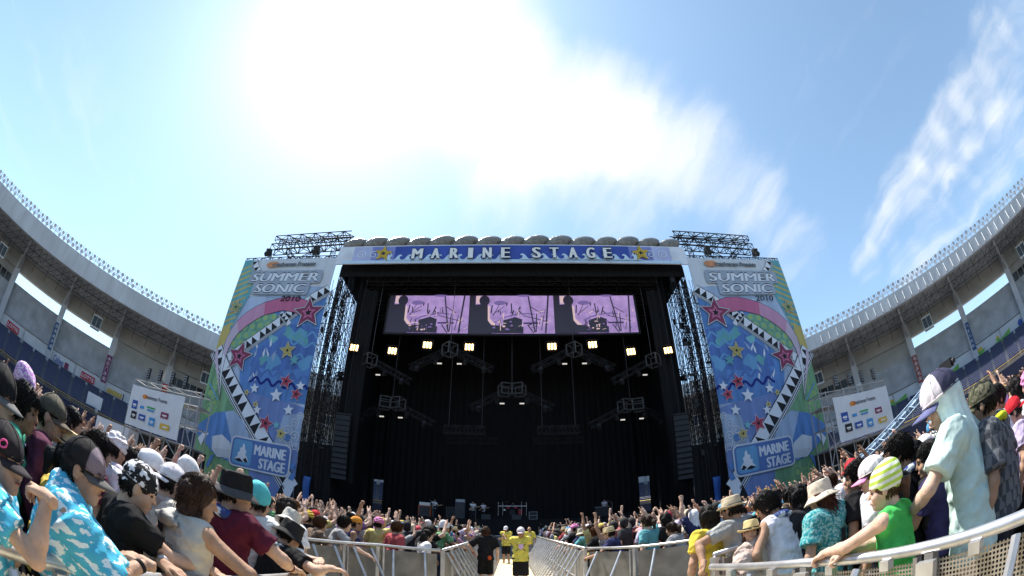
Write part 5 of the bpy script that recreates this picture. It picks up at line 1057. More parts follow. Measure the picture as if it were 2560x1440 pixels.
# fabrics with their own print
def pattern(name, c0, c1, kind='noise', scale=8., th=(.5, .55), stretch=(1, 1, 1), rough=.85, c2=None):
    m = bpy.data.materials.new(name); m.use_nodes = True; t = m.node_tree; n = t.nodes; l = t.links.new; b = n['Principled BSDF']; b.inputs['Roughness'].default_value = rough; b.inputs['Specular IOR Level'].default_value = .15
    co = n.new('ShaderNodeTexCoord'); mp_ = n.new('ShaderNodeMapping'); mp_.inputs['Scale'].default_value = stretch; l(co.outputs['Object'], mp_.inputs[0])
    if kind == 'wave': tx = n.new('ShaderNodeTexWave'); tx.bands_direction = 'Z'; tx.inputs['Scale'].default_value = scale; fac = tx.outputs['Fac']
    elif kind == 'check': tx = n.new('ShaderNodeTexChecker'); tx.inputs['Scale'].default_value = scale; fac = tx.outputs['Fac']
    elif kind == 'grad': tx = n.new('ShaderNodeSeparateXYZ'); fac = tx.outputs[1]
    elif kind == 'voronoi': tx = n.new('ShaderNodeTexVoronoi'); tx.inputs['Scale'].default_value = scale; fac = tx.outputs['Distance']
    else: tx = n.new('ShaderNodeTexNoise'); tx.inputs['Scale'].default_value = scale; tx.inputs['Detail'].default_value = 3; fac = tx.outputs['Fac']
    l(mp_.outputs[0], tx.inputs[0]); mr = n.new('ShaderNodeMapRange'); mr.inputs[1].default_value, mr.inputs[2].default_value = th; l(fac, mr.inputs[0]); mx_ = n.new('ShaderNodeMixRGB'); l(mr.outputs[0], mx_.inputs[0]); mx_.inputs[1].default_value = (*c0, 1); mx_.inputs[2].default_value = (*c1, 1); col = mx_.outputs[0]
    if c2: n3 = n.new('ShaderNodeTexNoise'); n3.inputs['Scale'].default_value = scale*.7; l(co.outputs['Object'], n3.inputs[0]); m3 = n.new('ShaderNodeMapRange'); m3.inputs[1].default_value = .55; m3.inputs[2].default_value = .58; l(n3.outputs[0], m3.inputs[0]); x3 = n.new('ShaderNodeMixRGB'); l(m3.outputs[0], x3.inputs[0]); l(col, x3.inputs[1]); x3.inputs[2].default_value = (*c2, 1); col = x3.outputs[0]
    l(col, b.inputs['Base Color']); nb = n.new('ShaderNodeTexNoise'); nb.inputs['Scale'].default_value = 13; nb.inputs['Detail'].default_value = 5; l(co.outputs['Object'], nb.inputs[0]); bp = n.new('ShaderNodeBump'); bp.inputs['Strength'].default_value = .5; bp.inputs['Distance'].default_value = .02; l(nb.outputs[0], bp.inputs['Height']); l(bp.outputs[0], b.inputs['Normal']); return m
pt_towel = pattern('towel_teal_white', (.07, .40, .58), (.66, .78, .82), 'noise', 24, (.54, .57), (1, .6, 1.5)); pt_beanie = pattern('beanie_green_white', (.66, .68, .60), (.40, .56, .08), 'wave', 7.2, (.45, .55)); pt_check = pattern('scarf_check', (.03, .03, .035), (.62, .62, .60), 'check', 34); pt_camo = pattern('camo', (.055, .06, .035), (.14, .13, .09), 'noise', 22, (.48, .52), c2=(.02, .02, .018)); pt_floral = pattern('teal_floral', (.02, .22, .25), (.26, .46, .45), 'noise', 45, (.45, .6)); pt_grey = pattern('grey_diamond', (.055, .06, .07), (.13, .135, .15), 'check', 22, (.4, .6), (1, 1, .6)); pt_bwcap = pattern('black_white_print', (.018, .018, .02), (.72, .70, .72), 'noise', 26, (.50, .53)); pt_scarf = pattern('scarf_blue_white', (.035, .06, .20), (.55, .60, .66), 'noise', 18, (.48, .56)); pt_mesh = pattern('cap_white_lilac', (.62, .58, .62), (.74, .74, .76), 'noise', 14, (.45, .6)); pt_purp = pattern('beanie_purple', (.42, .18, .50), (.72, .62, .74), 'noise', 55, (.45, .55)); pt_list = pattern('vest_print', (.50, .48, .44), (.10, .10, .10), 'noise', 30, (.56, .6), (1, 1, 4)); pt_plaid = pattern('plaid_cap', (.022, .02, .022), (.34, .28, .32), 'check', 30)
pt_two = pattern('cap_white_navy', (.05, .05, .09), (.68, .62, .67), 'grad', 1, (.0, .004))
def hero(label, x, y, z, head=(0, 0, 0), lean=6, heading=0, side=0, Rh=None, Lh=None, skin=0, shirt=(.5, .5, .5), smat=None, sleeve=.62, loose=.022, gear='short', gcol=(.02, .02, .02), hcol=BLKH, gmat=None, back=False, bcol=None, bmat=None, cape=None, capemat=None, capecol=(.3, .3, .3), pants=(.02, .022, .03), wf=1., face=False, h=.0125, cname='shirt', skirt=0, short=False, smax=1.13, cape_kw={}, extra=None, hem=-.12, g=None, noarms=0):
    if math.hypot(x, y) < 4.5: k_ = (1.0 if math.hypot(x, y) < 1.95 else 1.05) if x < 0 else 1.04; x, y, z = x*k_, y*k_, CAM_H+(z-CAM_H)*k_
    hd = R(heading); F = lambda v, base, s_: (Matrix.Rotation(hd, 3, 'Z') @ (Vector(v)-base))/s_   # heading: degrees to the right of the stage direction
    pose = {'lean': lean, 'side': side, 'head': head, 'w': wf}; J0 = skel(pose); s_ = min(smax, max(.84, z/J0['hc'][2])); c_h = Matrix.Rotation(-hd, 3, 'Z') @ Vector(J0['hc'])*s_; base = Vector((x-c_h.x, y-c_h.y, 0))
    rot = Matrix.Rotation(hd, 3, 'Z')
    for k, a in (('R', Rh), ('L', Lh)):
        if a:
            a = dict(a)
            if 'at' in a: a['to'] = tuple(F(a.pop('at'), base, s_))
            for q in ('dir', 'palm', 'hint'):
                if q in a and a.get('world', True): a[q] = tuple(rot @ Vector(a[q]))
            pose[k] = a
    J = skel(pose); e = empty('person', base, -hd, label, 'person', g); e.scale = (s_,)*3
    ob('body', body_mesh(J, h, face=face), e, None, SK[skin]); o = ob(cname, shirt_mesh(J, h, sleeve, loose=loose, m=smat, nm=cname, skirt=skirt, hem=hem), e, None, shirt); po = ob('shorts' if short else 'trousers', pants_mesh(J, .028, short), e, None, pants); po.scale = (.8, .72, 1) if hem < -.15 else (1, 1, 1); hf = head_mx(J)
    if gear: dress_head(e, hf, gear, gcol, hcol, gmat, back, bcol, bmat)
    if cape: ob('towel', cape_mesh(J, h, m=capemat, **cape_kw), e, None, capecol)
    if extra: extra(e, J, hf)
    return e, J
def rail(x, y, g_, up=.0): return {'at': (x, y, 1.165+up), 'hand': 'grip', 'palm': (0, 0, -1), 'hint': (-g_*.3, -.5, -.8), 'dir': (g_*.9, .35, -.25)}
def sunglasses(e, J, hf):
    b = MB()
    for g_ in (-1, 1): b.ball((g_*.034, .096, -.002), (.027, .010, .017), None, 10, 6); b.bar((g_*.056, .09, .002), (g_*.082, -.005, .002), .004)
    b.bar((-.01, .106, .014), (.01, .106, .014), .004); ob('sunglasses', b.mesh('sunglasses', mat('dark_lens', (.01, .01, .012), .15), True), e, hf)
def watch(side, col=(.02, .02, .02), off=.05):
    def f(e, J, hf):
        S, E, W, M, hk = J[side]; d = (W-E)/np.linalg.norm(W-E); b = MB(); b.bar(W-d*(off+.012), W-d*(off-.012), .034, n=14); o = ob('wristband', b.mesh('wristband', m_cloth, True), e, None, col)
    return f
def strap(e, J, hf, col=(.02, .02, .022), a=(-.10, -.135, .44), b_=(.03, -.17, -.02)):
    T = J['T']; b = MB(); n = 12
    for i in range(n+1):
        t = i/n; p = T(*[a[k]+(b_[k]-a[k])*t for k in range(3)]); sdv = J['B'] @ np.array((.02, 0, 0)); nn = J['B'] @ np.array((0, -.008, 0)); b.v += [tuple(p-sdv), tuple(p+sdv), tuple(p+sdv+nn), tuple(p-sdv+nn)]
    for i in range(n):
        for j in range(4): b.f.append([4*i+j, 4*i+(j+1) % 4, 4*i+4+(j+1) % 4, 4*i+4+j]); b.m.append(0)
    ob('bag_strap', b.mesh('bag_strap', m_cloth), e, None, col)
def backprint(lines, u, v, m, sz=.02, dy=-.152):
    """printed lines of marks on the back, laid just over the cloth"""
    def f(e, J, hf):
        T = J['T']; b = MB(); r = random.Random(len(lines))
        for i, (x0, x1) in enumerate(lines):
            zz_ = v-i*sz*1.55; x = x0
            while x < x1:
                w2 = r.uniform(.006, .02); q = [T(u+x, dy, zz_), T(u+min(x+w2, x1), dy, zz_), T(u+min(x+w2, x1), dy, zz_+sz), T(u+x, dy, zz_+sz)]; b.add([tuple(c) for c in q], [(0, 1, 2, 3)]); x += w2+.005
        ob('back_print', b.mesh('back_print', m), e)
    return f
def scarf(mt, col=(.5, .5, .5), r=.03, rad=(.095, .105)):
    def f(e, J, hf):
        T = J['T']; b = MB(); b.tube([T(rad[0]*math.sin(a), -.02+rad[1]*math.cos(a), .452+.012*math.sin(2*a)-.022*math.cos(a)) for a in [i*2*math.pi/18 for i in range(19)]], r, n=8); o = ob('scarf', b.mesh('scarf', m_cloth, True), e, None, col); slotmat(o, mt)
    return f
def both(*fs):
    def f(e, J, hf):
        for q in fs: q(e, J, hf)
    return f
def backpack(col):
    def f(e, J, hf):
        T, B = J['T'], J['B']; s = SDF(T(0, -.2, .2)-.35, T(0, -.2, .2)+.35, .018); s.ec(T(0, -.21, .02), T(0, -.2, .36), (.15, .085), (.13, .07), B[:, 0], .05, False); s.noise(.004, 20, 2); o = ob('backpack', np_mesh('backpack', [s.mesh()], m_cloth), e, None, col)
        for g_ in (-1, 1): b = MB(); b.tube([T(g_*.09, -.15, .36), T(g_*.105, -.07, .475), T(g_*.11, .06, .45), T(g_*.12, .14, .3)], .018, n=6); ob('strap', b.mesh('strap', m_cloth, True), o, None, col)
    return f
# left barrier, nearest first
def capring(e, J, hf):
    for cdir, rad_ in (((.93, -.1, .34), .30), ((.75, .55, .2), .16)):
        v = Vector(cdir).normalized(); u = v.orthogonal().normalized(); w_ = v.cross(u); b = MB(); pts = []
        for i in range(25): a = 2*math.pi*i/24; q = (v+(u*math.cos(a)*1.2+w_*math.sin(a)*.8)*rad_).normalized(); pts.append((q.x*.095, -.012+q.y*.116, .04+q.z*.102))
        b.tube(pts, .0045, n=5); ob('cap_trim', b.mesh('cap_trim', m_hat, True), e, hf, (.70, .10, .28))
pt_front = pattern('cap_black_front', (.016, .015, .016), (.20, .16, .19), 'grad', 1, (.036, .04))
def l1x(e, J, hf): capring(e, J, hf); watch('L', (.30, .06, .22), .04)(e, J, hf); watch('L', (.65, .65, .66), .085)(e, J, hf)
hero('person in black cap with pink trim, chin on hand, teal towel, at left frame edge', -1.60, .60, 1.40, head=(30, -4, 0), lean=12, heading=35, Rh={'at': (-1.38, .72, 1.37), 'hand': 'grip', 'dir': (-.85, -.2, .05), 'palm': (-.3, -.3, -1), 'hint': (.7, .3, -1)}, Lh={'at': (-1.46, .66, 1.14), 'hand': 'fist', 'palm': (.3, 0, -1), 'hint': (-.4, -.2, -1)}, shirt=(.07, .40, .55), smat=pt_towel, gear='caplong', gcol=(.02, .018, .02), hcol=(.06, .02, .014), bcol=(.028, .024, .027), cape=True, capemat=pt_towel, cape_kw={'drop': .28, 'L': .03, 'arms': .35}, skin=1, extra=l1x, face=True)
hero('man in black cap and sunglasses, printed teal towel round his shoulders, leaning on left barrier', -1.60, 1.02, 1.49, head=(22, 2, 0), lean=13, heading=34, Rh={'at': (-1.42, 1.28, 1.20), 'hand': 'relax', 'dir': (-.7, -.5, .1), 'palm': (0, .2, -1), 'hint': (.5, .5, -1)}, Lh={'at': (-1.42, 1.05, 1.22), 'hand': 'relax', 'dir': (.8, .3, -.2), 'palm': (0, 0, -1), 'hint': (-.3, -.3, -1)}, shirt=(.012, .012, .014), sleeve=0, gear='cap', gcol=(.016, .015, .016), bcol=(.09, .085, .085), gmat=pt_front, cape=True, capemat=pt_towel, cape_kw={'drop': .34, 'L': .055, 'arms': 1.0}, skin=0, extra=both(sunglasses, watch('R', (.02, .018, .02), .05)), face=True)
hero('man in black tee with black and white printed cap, looking down by left barrier', -1.70, 1.45, 1.50, head=(25, 14, 0), lean=9, heading=22, Rh=rail(-1.5, 1.85, 1), shirt=(.012, .012, .013), gear='cap', gcol=(.6, .6, .6), gmat=pt_bwcap, back=True, bmat=pt_bwcap, skin=1, face=True)
hero('person with dark brown hair in washed grey sleeveless vest with printed back, left barrier', -1.55, 1.77, 1.55, head=(38, 6, 0), lean=6, heading=10, Rh={'at': (-1.43, 2.08, 1.18), 'hand': 'relax', 'dir': (.5, .5, -.3), 'palm': (0, 0, -1), 'hint': (1, -.2, -.3)}, Lh={'at': (-1.52, 1.50, 1.17), 'hand': 'relax', 'dir': (.9, .1, 0), 'palm': (0, 0, -1), 'hint': (-1, 0, -.3)}, shirt=(.46, .44, .40), sleeve=0, loose=.035, gear='bob', hcol=(.035, .018, .013), skin=2, cname='vest', extra=both(strap, backprint([(0, .09)]*15, .015, .30, m_dsteel, .011, -.172), backprint([(0, .07)]*13, -.11, .28, m_dsteel, .011, -.168), watch('L', (.5, .5, .52), .04), lambda e, J, hf: ob('hood', (lambda s: np_mesh('hood', [s.mesh()], m_cloth))(SDF(J['T'](-.02, -.14, .43)-.22, J['T'](-.02, -.14, .43)+.22, .016).ell(J['T'](-.05, -.125, .435), (.1, .05, .045), 0).creases(.014, 60, 1)), e, None, (.36, .35, .33))))
hero('person in black bucket hat and maroon tee with printed back, arm along left barrier', -1.66, 2.27, 1.64, head=(30, 0, 0), lean=5, heading=12, Rh={'at': (-1.46, 2.70, 1.18), 'hand': 'relax', 'dir': (.2, .9, -.15), 'palm': (0, 0, -1), 'hint': (1, -.2, -.4)}, shirt=(.085, .012, .028), gear='bucket', gcol=(.012, .012, .014), bcol=(.06, .058, .06), hcol=BLKH, skin=1, extra=both(scarf(pt_scarf, r=.036), backprint([(-.05, .03), (-.04, .05), (-.02, .05), (-.04, .04), (-.03, .04), (-.03, .03), (-.02, .04), (-.03, .04)], .02, .33, m_gold, .016, -.163), watch('R', (.10, .02, .02), .04)), face=True)
hero('small person in black bucket hat and checked scarf, head lowered on the left barrier', -1.60, 2.92, 1.40, head=(10, 20, 0), lean=22, heading=18, Rh={'at': (-1.32, 3.06, 1.20), 'hand': 'relax', 'dir': (.9, .4, 0), 'palm': (0, 0, -1), 'hint': (1, -.3, -.2)}, Lh={'at': (-1.42, 3.1, 1.24), 'hand': 'relax', 'dir': (.3, -.9, 0), 'palm': (0, 0, -1), 'hint': (0, 1, -.6)}, shirt=(.012, .012, .013), gear='bucket', gcol=(.02, .02, .02), hcol=BLKH, skin=1, extra=scarf(pt_check, r=.042), face=True)
hero('person in white and lilac mesh cap and pale sweater behind the left barrier', -2.05, 2.05, 1.56, head=(10, 6, 0), lean=10, heading=10, shirt=(.52, .47, .42), sleeve=1.9, gear='cap', gmat=pt_mesh, back=True, bmat=pt_mesh, hcol=BLKH, gcol=(.6, .6, .6), skin=1, extra=scarf(None, (.38, .30, .28), r=.045))
hero('man in white bandana and white tee in the left crowd', -2.40, 2.15, 1.60, head=(35, 4, 0), heading=8, shirt=(.70, .70, .74), gear='bandana', gcol=(.74, .73, .75), hcol=BLKH, skin=0, face=True)
hero('person in bright teal beanie behind the black bucket hat', -1.92, 2.95, 1.60, head=(-5, 4, 0), heading=5, shirt=(.6, .6, .58), gear='beanie', gcol=(.10, .50, .52), hcol=BLKH, skin=0)
hero('man with thick black hair and blue lanyard at far left', -2.42, 1.0, 1.58, head=(18, 2, 0), heading=25, shirt=(.05, .30, .20), gear='mess', hcol=BLKH, skin=4, face=True, extra=scarf(None, (.35, .4, .62), .012))
hero('person in brown trucker cap and maroon shirt in the left crowd', -2.50, 1.26, 1.62, head=(28, 2, 0), heading=25, shirt=(.10, .03, .06), sleeve=1.8, gear='cap', gcol=(.09, .08, .06), bcol=(.10, .08, .06), hcol=BLKH, skin=1, face=True)
hero('person in straw fedora and pale blue shirt behind the black cap man', -2.42, 1.42, 1.49, head=(5, 4, 0), heading=20, shirt=(.50, .60, .70), gear='fedora', gcol=(.58, .45, .26), hcol=BLKH, skin=0)
hero('person with black ponytail and red hair tie by the left barrier', -2.05, 1.20, 1.42, head=(20, 6, 0), heading=20, shirt=(.62, .45, .10), gear='pony', hcol=BLKH, skin=0, lean=14)
hero('person with curly auburn hair at the far left edge of the crowd', -2.75, .72, 1.66, head=(20, 0, 0), heading=30, shirt=(.03, .03, .035), gear='mess', hcol=(.10, .035, .016), skin=0)
hero('person in grey and black cap behind the pink-trimmed cap', -2.0, .66, 1.58, head=(20, 4, 0), heading=30, shirt=(.02, .02, .022), gear='cap', gcol=(.014, .014, .015), bcol=(.12, .12, .12), hcol=BLKH, skin=0)
hero('person in lilac knitted beanie at the far left', -3.6, 1.45, 1.70, head=(10, 0, 0), heading=20, shirt=(.3, .3, .32), gear='beanie', gmat=pt_purp, gcol=(.5, .3, .6), hcol=BLKH, skin=0)
hero('person with glossy black hair and maroon towel in the left crowd', -2.62, 1.78, 1.56, head=(10, 8, 0), heading=10, shirt=(.10, .015, .04), gear='mess', hcol=BLKH, skin=0)
hero('person in white patterned head towel in the left crowd', -3.1, 2.3, 1.62, head=(0, 6, 0), heading=0, shirt=(.5, .45, .5), gear='turban', gcol=(.72, .68, .70), hcol=BLKH, skin=0)
hero('person in white knitted beanie beyond the grey vest', -2.55, 2.75, 1.63, head=(0, 4, 0), heading=0, shirt=(.25, .03, .05), gear='beanie', gcol=(.70, .68, .69), hcol=BLKH, skin=0)
hero('person with long black hair in white tee beyond the left barrier end', -2.10, 3.75, 1.58, head=(5, 6, 0), heading=0, shirt=(.68, .68, .72), gear='bob', hcol=(.018, .012, .01), skin=0)
hero('person with black hair and checked scarf beyond the teal beanie', -2.62, 3.85, 1.57, head=(30, 2, 0), heading=10, shirt=(.04, .035, .04), gear='mess', hcol=BLKH, skin=1, extra=scarf(pt_check, r=.03), face=True)
hero('person in pale cream bucket hat and white tee above the black hat girl', -1.95, 3.55, 1.47, head=(0, 22, 0), lean=20, heading=10, shirt=(.70, .69, .72), gear='bucket', gcol=(.50, .47, .42), hcol=BLKH, skin=0)
# right barrier
hero('tall man in blue and white cap over pale towel, mint shirt, right barrier', 2.42, 1.43, 1.795, head=(-28, 8, 0), lean=8, heading=-18, Rh={'to': (.32, -.10, .98), 'hint': (1, -.8, 0), 'hand': 'relax'}, Lh={'to': (-.2, .35, 1.05), 'hint': (-1, -.2, -.5)}, shirt=(.50, .64, .61), loose=.034, sleeve=.72, hem=-.28, gear='hood', gcol=(.62, .72, .70), hcol=BLKH, skin=3, smax=1.16, cname='polo_shirt', extra=lambda e, J, hf: dress_head(e, hf @ Matrix.Translation((0, 0, .012)) @ Matrix.Scale(1.22, 4), 'cap', (.66, .60, .66), None, pt_two, False, (.11, .12, .24)))
hero('man in camouflage cap and grey diamond shirt with yellow collar, right frame edge', 2.75, 1.28, 1.66, head=(-12, 0, 0), lean=4, heading=-10, shirt=(.08, .085, .1), smat=pt_grey, loose=.045, sleeve=.8, gear='cap', gmat=pt_camo, bmat=pt_camo, gcol=(.1, .1, .06), hcol=BLKH, skin=2, extra=scarf(None, (.50, .55, .03), .028))
hero('person in green and white striped beanie and green tank top leaning on right barrier', 1.98, 1.70, 1.47, head=(-30, 2, 0), lean=7, heading=-12, Lh={'at': (1.86, 2.16, 1.165), 'hand': 'grip', 'dir': (-.4, .8, -.3), 'palm': (0, 0, -1), 'hint': (-.9, .2, -.5)}, Rh={'at': (1.87, 1.98, 1.165), 'hand': 'grip', 'dir': (-.6, .6, -.3), 'palm': (0, 0, -1), 'hint': (.6, .2, -.8)}, shirt=(.07, .46, .10), sleeve=0, loose=.018, gear='beaniepony', gmat=pt_beanie, gcol=(.5, .6, .3), hcol=(.06, .03, .02), skin=3, cname='tank_top', wf=.92, face=True)
hero('man with black hair carrying a black backpack, behind the striped beanie', 2.55, 2.0, 1.63, head=(-32, 0, 0), lean=4, heading=-8, shirt=(.02, .02, .022), gear='mess', hcol=BLKH, skin=0, face=True, extra=both(backpack((.018, .018, .02)), scarf(pt_scarf, r=.03)))
hero('man in navy polo shirt with folded arms beside the mint shirt', 2.60, 1.75, 1.50, head=(-25, 4, 0), lean=4, heading=-12, Lh={'to': (.05, .28, 1.12), 'hint': (-1, -.3, -.5)}, Rh={'to': (-.06, .28, 1.10), 'hint': (1, -.3, -.5)}, shirt=(.035, .03, .10), gear='short', hcol=BLKH, skin=2, cname='polo_shirt', face=True)
hero('person in pink and white cap behind the striped beanie', 2.35, 2.12, 1.56, head=(-30, 6, 0), heading=-12, shirt=(.60, .60, .62), gear='caplong', gcol=(.70, .66, .67), bcol=(.66, .24, .44), hcol=(.05, .02, .014), skin=0, wf=.92)
hero('woman in cream sun hat with long brown hair and teal floral dress', 2.24, 2.62, 1.53, head=(-10, 8, 0), lean=4, heading=-4, shirt=(.05, .3, .3), smat=pt_floral, loose=.04, sleeve=.7, gear='bucketlong', gcol=(.58, .50, .40), hcol=(.075, .026, .016), skin=0, cname='dress', wf=.9, skirt=.35, hem=-.5, extra=lambda e, J, hf: strap(e, J, hf, (.015, .015, .016), (.02, -.16, .3), (-.03, -.19, -.2)))
hero('man in white sleeveless shirt with blue scarf bending forward at right barrier', 2.17, 3.30, 1.55, head=(-28, 22, 0), lean=13, heading=-16, Lh={'to': (-.26, .06, .90), 'hand': 'relax', 'hint': (-1, -.6, 0)}, shirt=(.70, .68, .76), sleeve=0, loose=.035, gear='mess', hcol=BLKH, skin=2, cname='vest', extra=scarf(pt_scarf, r=.034), face=True)
hero('woman in straw hat with black band looking back at the camera, beige shawl', 1.97, 3.28, 1.37, head=(-126, -10, 0), lean=6, heading=-22, shirt=(.46, .36, .31), gear='fedoralong', gcol=(.62, .48, .24), hcol=(.05, .02, .013), skin=0, wf=.88, face=True, cape=True, capecol=(.50, .39, .34), cape_kw={'drop': .4, 'L': .05, 'arms': 1., 'front': False})
hero('man in straw fedora and grey tee holding the end of the right barrier', 2.08, 3.82, 1.61, head=(-8, 4, 0), lean=7, heading=-20, Lh={'at': (1.70, 3.72, 1.12), 'hand': 'grip', 'dir': (-.4, -.3, -.8), 'palm': (.6, 0, -.4), 'hint': (-1, .2, -.3)}, shirt=(.32, .32, .31), gear='fedora', gcol=(.50, .42, .30), hcol=BLKH, skin=2, face=True)
hero('person in yellow shirt standing beside the straw fedora man', 1.98, 4.15, 1.56, head=(0, 4, 0), heading=-8, shirt=(.62, .48, .06), gear='bob', hcol=BLKH, skin=0)
hero('man in black tee with thick black hair and pink towel in the right crowd', 2.62, 2.55, 1.58, head=(-35, 2, 0), heading=-10, shirt=(.014, .014, .016), gear='mess', hcol=BLKH, skin=4, face=True, extra=scarf(None, (.60, .12, .40), .03))
hero('person with dark hair in light grey tee behind the pink cap', 2.60, 2.35, 1.56, head=(-30, 8, 0), heading=-10, shirt=(.45, .45, .48), gear='mess', hcol=BLKH, skin=0, face=True)
hero('person with bushy black hair next to the cream sun hat', 2.5, 3.25, 1.55, head=(-8, 10, 0), heading=0, shirt=(.03, .03, .035), gear='bob', hcol=BLKH, skin=0)
hero('person in black cap and black tee behind the white sleeveless man', 2.45, 3.75, 1.59, head=(-8, 4, 0), heading=0, shirt=(.016, .016, .018), gear='cap', gcol=(.012, .012, .013), hcol=BLKH, skin=0)
hero('child in red cap in the crowd at the right edge', 3.95, 1.48, 1.44, head=(-20, 8, 0), heading=-10, shirt=(.45, .38, .55), gear='cap', gcol=(.50, .02, .03), back=True, hcol=BLKH, skin=0)
hero('man with cropped black hair in grey shirt at the right edge of the crowd', 4.2, 1.75, 1.62, head=(-40, 2, 0), heading=-20, shirt=(.40, .42, .48), gear='short', hcol=BLKH, skin=4, face=True)
hero('person in white tee and pale towel at the far right edge', 3.9, 1.05, 1.76, head=(-10, 2, 0), heading=-10, shirt=(.68, .70, .72), gear='hood', gcol=(.66, .72, .74), hcol=BLKH, skin=0)
# staff in the walkway
def shirtprint(e, J, hf):
    T = J['T']; b = MB(); m_l = mat('print_lilac', (.52, .36, .60), .7)
    b.add([tuple(T(x*1.0, .166, z)) for x, z in ((-.05, .33), (.05, .33), (.055, .27), (.03, .20), (-.03, .20), (-.055, .27))], [(5, 4, 3, 2, 1, 0)], m_l)
    for g_ in (-1, 1): b.add([tuple(T(g_*x, .166, z)) for x, z in ((.06, .29), (.10, .34), (.11, .33), (.07, .27))], [(0, 1, 2, 3)], m_blk); b.add([tuple(T(g_*x, .166, z)) for x, z in ((.05, .20), (.10, .15), (.12, .16), (.06, .215))], [(0, 1, 2, 3)], m_blk)
    ob('shirt_print', b.mesh('shirt_print'), e)
YEL = (.60, .52, .10)
hero('staff member in yellow tee and white cap facing the camera, hands behind back', .20, 10.2, 1.545, head=(0, 4, 0), lean=2, heading=180, Rh={'to': (.12, -.16, .95), 'hint': (1, -.2, 0)}, Lh={'to': (-.12, -.16, .95), 'hint': (-1, -.2, 0)}, shirt=YEL, loose=.03, sleeve=.85, gear='cap', gcol=(.72, .64, .67), bcol=(.70, .58, .62), hcol=BLKH, skin=4, face=True, short=True, pants=(.014, .014, .016), extra=shirtprint)
hero('staff member in yellow tee and white cap turned left, standing behind the front one', -.26, 18.6, 1.61, head=(-15, 4, 0), lean=4, heading=205, Rh={'to': (.1, .25, 1.15), 'hint': (1, -.2, -.3)}, Lh={'to': (-.1, .25, 1.15), 'hint': (-1, -.2, -.3)}, shirt=YEL, loose=.03, sleeve=.85, gear='cap', gcol=(.74, .68, .70), hcol=BLKH, skin=2, short=True, pants=(.014, .014, .016), extra=shirtprint)
hero('staff man with shaved head in yellow tee and grey shorts near the stage', .80, 20.6, 1.58, head=(0, 0, 0), lean=2, heading=180, shirt=YEL, loose=.03, sleeve=.85, gear=None, skin=2, face=True, short=True, pants=(.16, .17, .20), extra=shirtprint)
hero('staff member in black tee and black shorts seen from behind with red wristband', -.62, 10.6, 1.545, head=(0, 6, 0), lean=5, heading=0, Lh={'to': (-.28, .10, .98), 'hint': (-1, -.3, 0), 'hand': 'fist'}, shirt=(.012, .012, .014), loose=.034, sleeve=.85, gear='bob', hcol=(.05, .022, .014), skin=3, short=True, pants=(.012, .012, .013), extra=both(watch('L', (.40, .03, .05), .05), lambda e, J, hf: ob('pouch', MB().ball(J['T'](.1, -.16, -.06), (.05, .04, .06), None, 10, 6).mesh('pouch', m_cloth, True), e, None, (.5, .08, .02))))
# musicians
def guitar(col):
    def f(e, J, hf):
        T = J['T']; s = SDF(T(0, .2, .05)-.6, T(0, .2, .05)+.6, .02); s.ec(T(.16, .145, .02), T(.16, .215, .02), (.15, .13), (.15, .13), (1, 0, 0), .0); s.ec(T(.0, .145, .06), T(.0, .215, .06), (.12, .11), (.12, .11), (1, 0, 0), .03); o = ob('guitar', np_mesh('guitar', [s.mesh()], m_cloth), e, None, col)
        b = MB(); b.bar(T(-.05, .19, .07), T(-.62, .24, .25), .022, n=6); b.box(T(-.68, .245, .27), (.16, .03, .08)); ob('neck', b.mesh('neck', m_cloth), o, None, (.12, .06, .03)); b = MB(); b.tube([T(.2, .16, .05), T(.17, .15, .3), T(-.05, .02, .47), T(-.12, -.12, .42), T(.0, -.13, .2), T(.18, -.08, .05)], .02, n=5); ob('strap', b.mesh('strap', m_cloth), o, None, (.02, .02, .02))
    return f
GH = dict(Rh={'to': (.2, .26, 1.02), 'hint': (1, -.4, -.2)}, Lh={'to': (-.5, .26, 1.18), 'hint': (-1, -.2, -.6)})
for lb, x, y, hd, sh, gc, dz in (('guitarist in white tee at the left of the stage', -6.6, 37.0, 150, (.60, .60, .66), (.05, .05, .055), 0), ('taller guitarist in white tee, left of the pair at mid-stage', -3.3, 37, 175, (.66, .66, .70), (.35, .30, .22), 0), ('shorter guitarist in white tee, right of the pair at mid-stage', -2.45, 37.3, 200, (.62, .62, .68), (.06, .05, .05), -.08)):
    e, J = hero(lb, x, y, 1.56+dz, heading=hd, shirt=sh, gear='mess', hcol=BLKH, skin=0, extra=guitar(gc), h=.022, **GH); e.location.z = DZ
e, J = hero('keyboard player in pale tee at the right of the stage', 8.3, 38.9, 1.58, heading=190, lean=8, shirt=(.45, .40, .48), gear='short', hcol=BLKH, skin=0, h=.022, Rh={'to': (.2, .45, 1.05)}, Lh={'to': (-.2, .45, 1.05)}); e.location.z = DZ
e, J = hero('drummer behind the drum kit', .1, 41.1, 1.3, heading=180, lean=14, shirt=(.03, .03, .035), gear='mess', hcol=BLKH, skin=0, h=.022, Rh={'to': (.3, .4, 1.2)}, Lh={'to': (-.3, .4, 1.2)}); e.location.z = DZ+.5
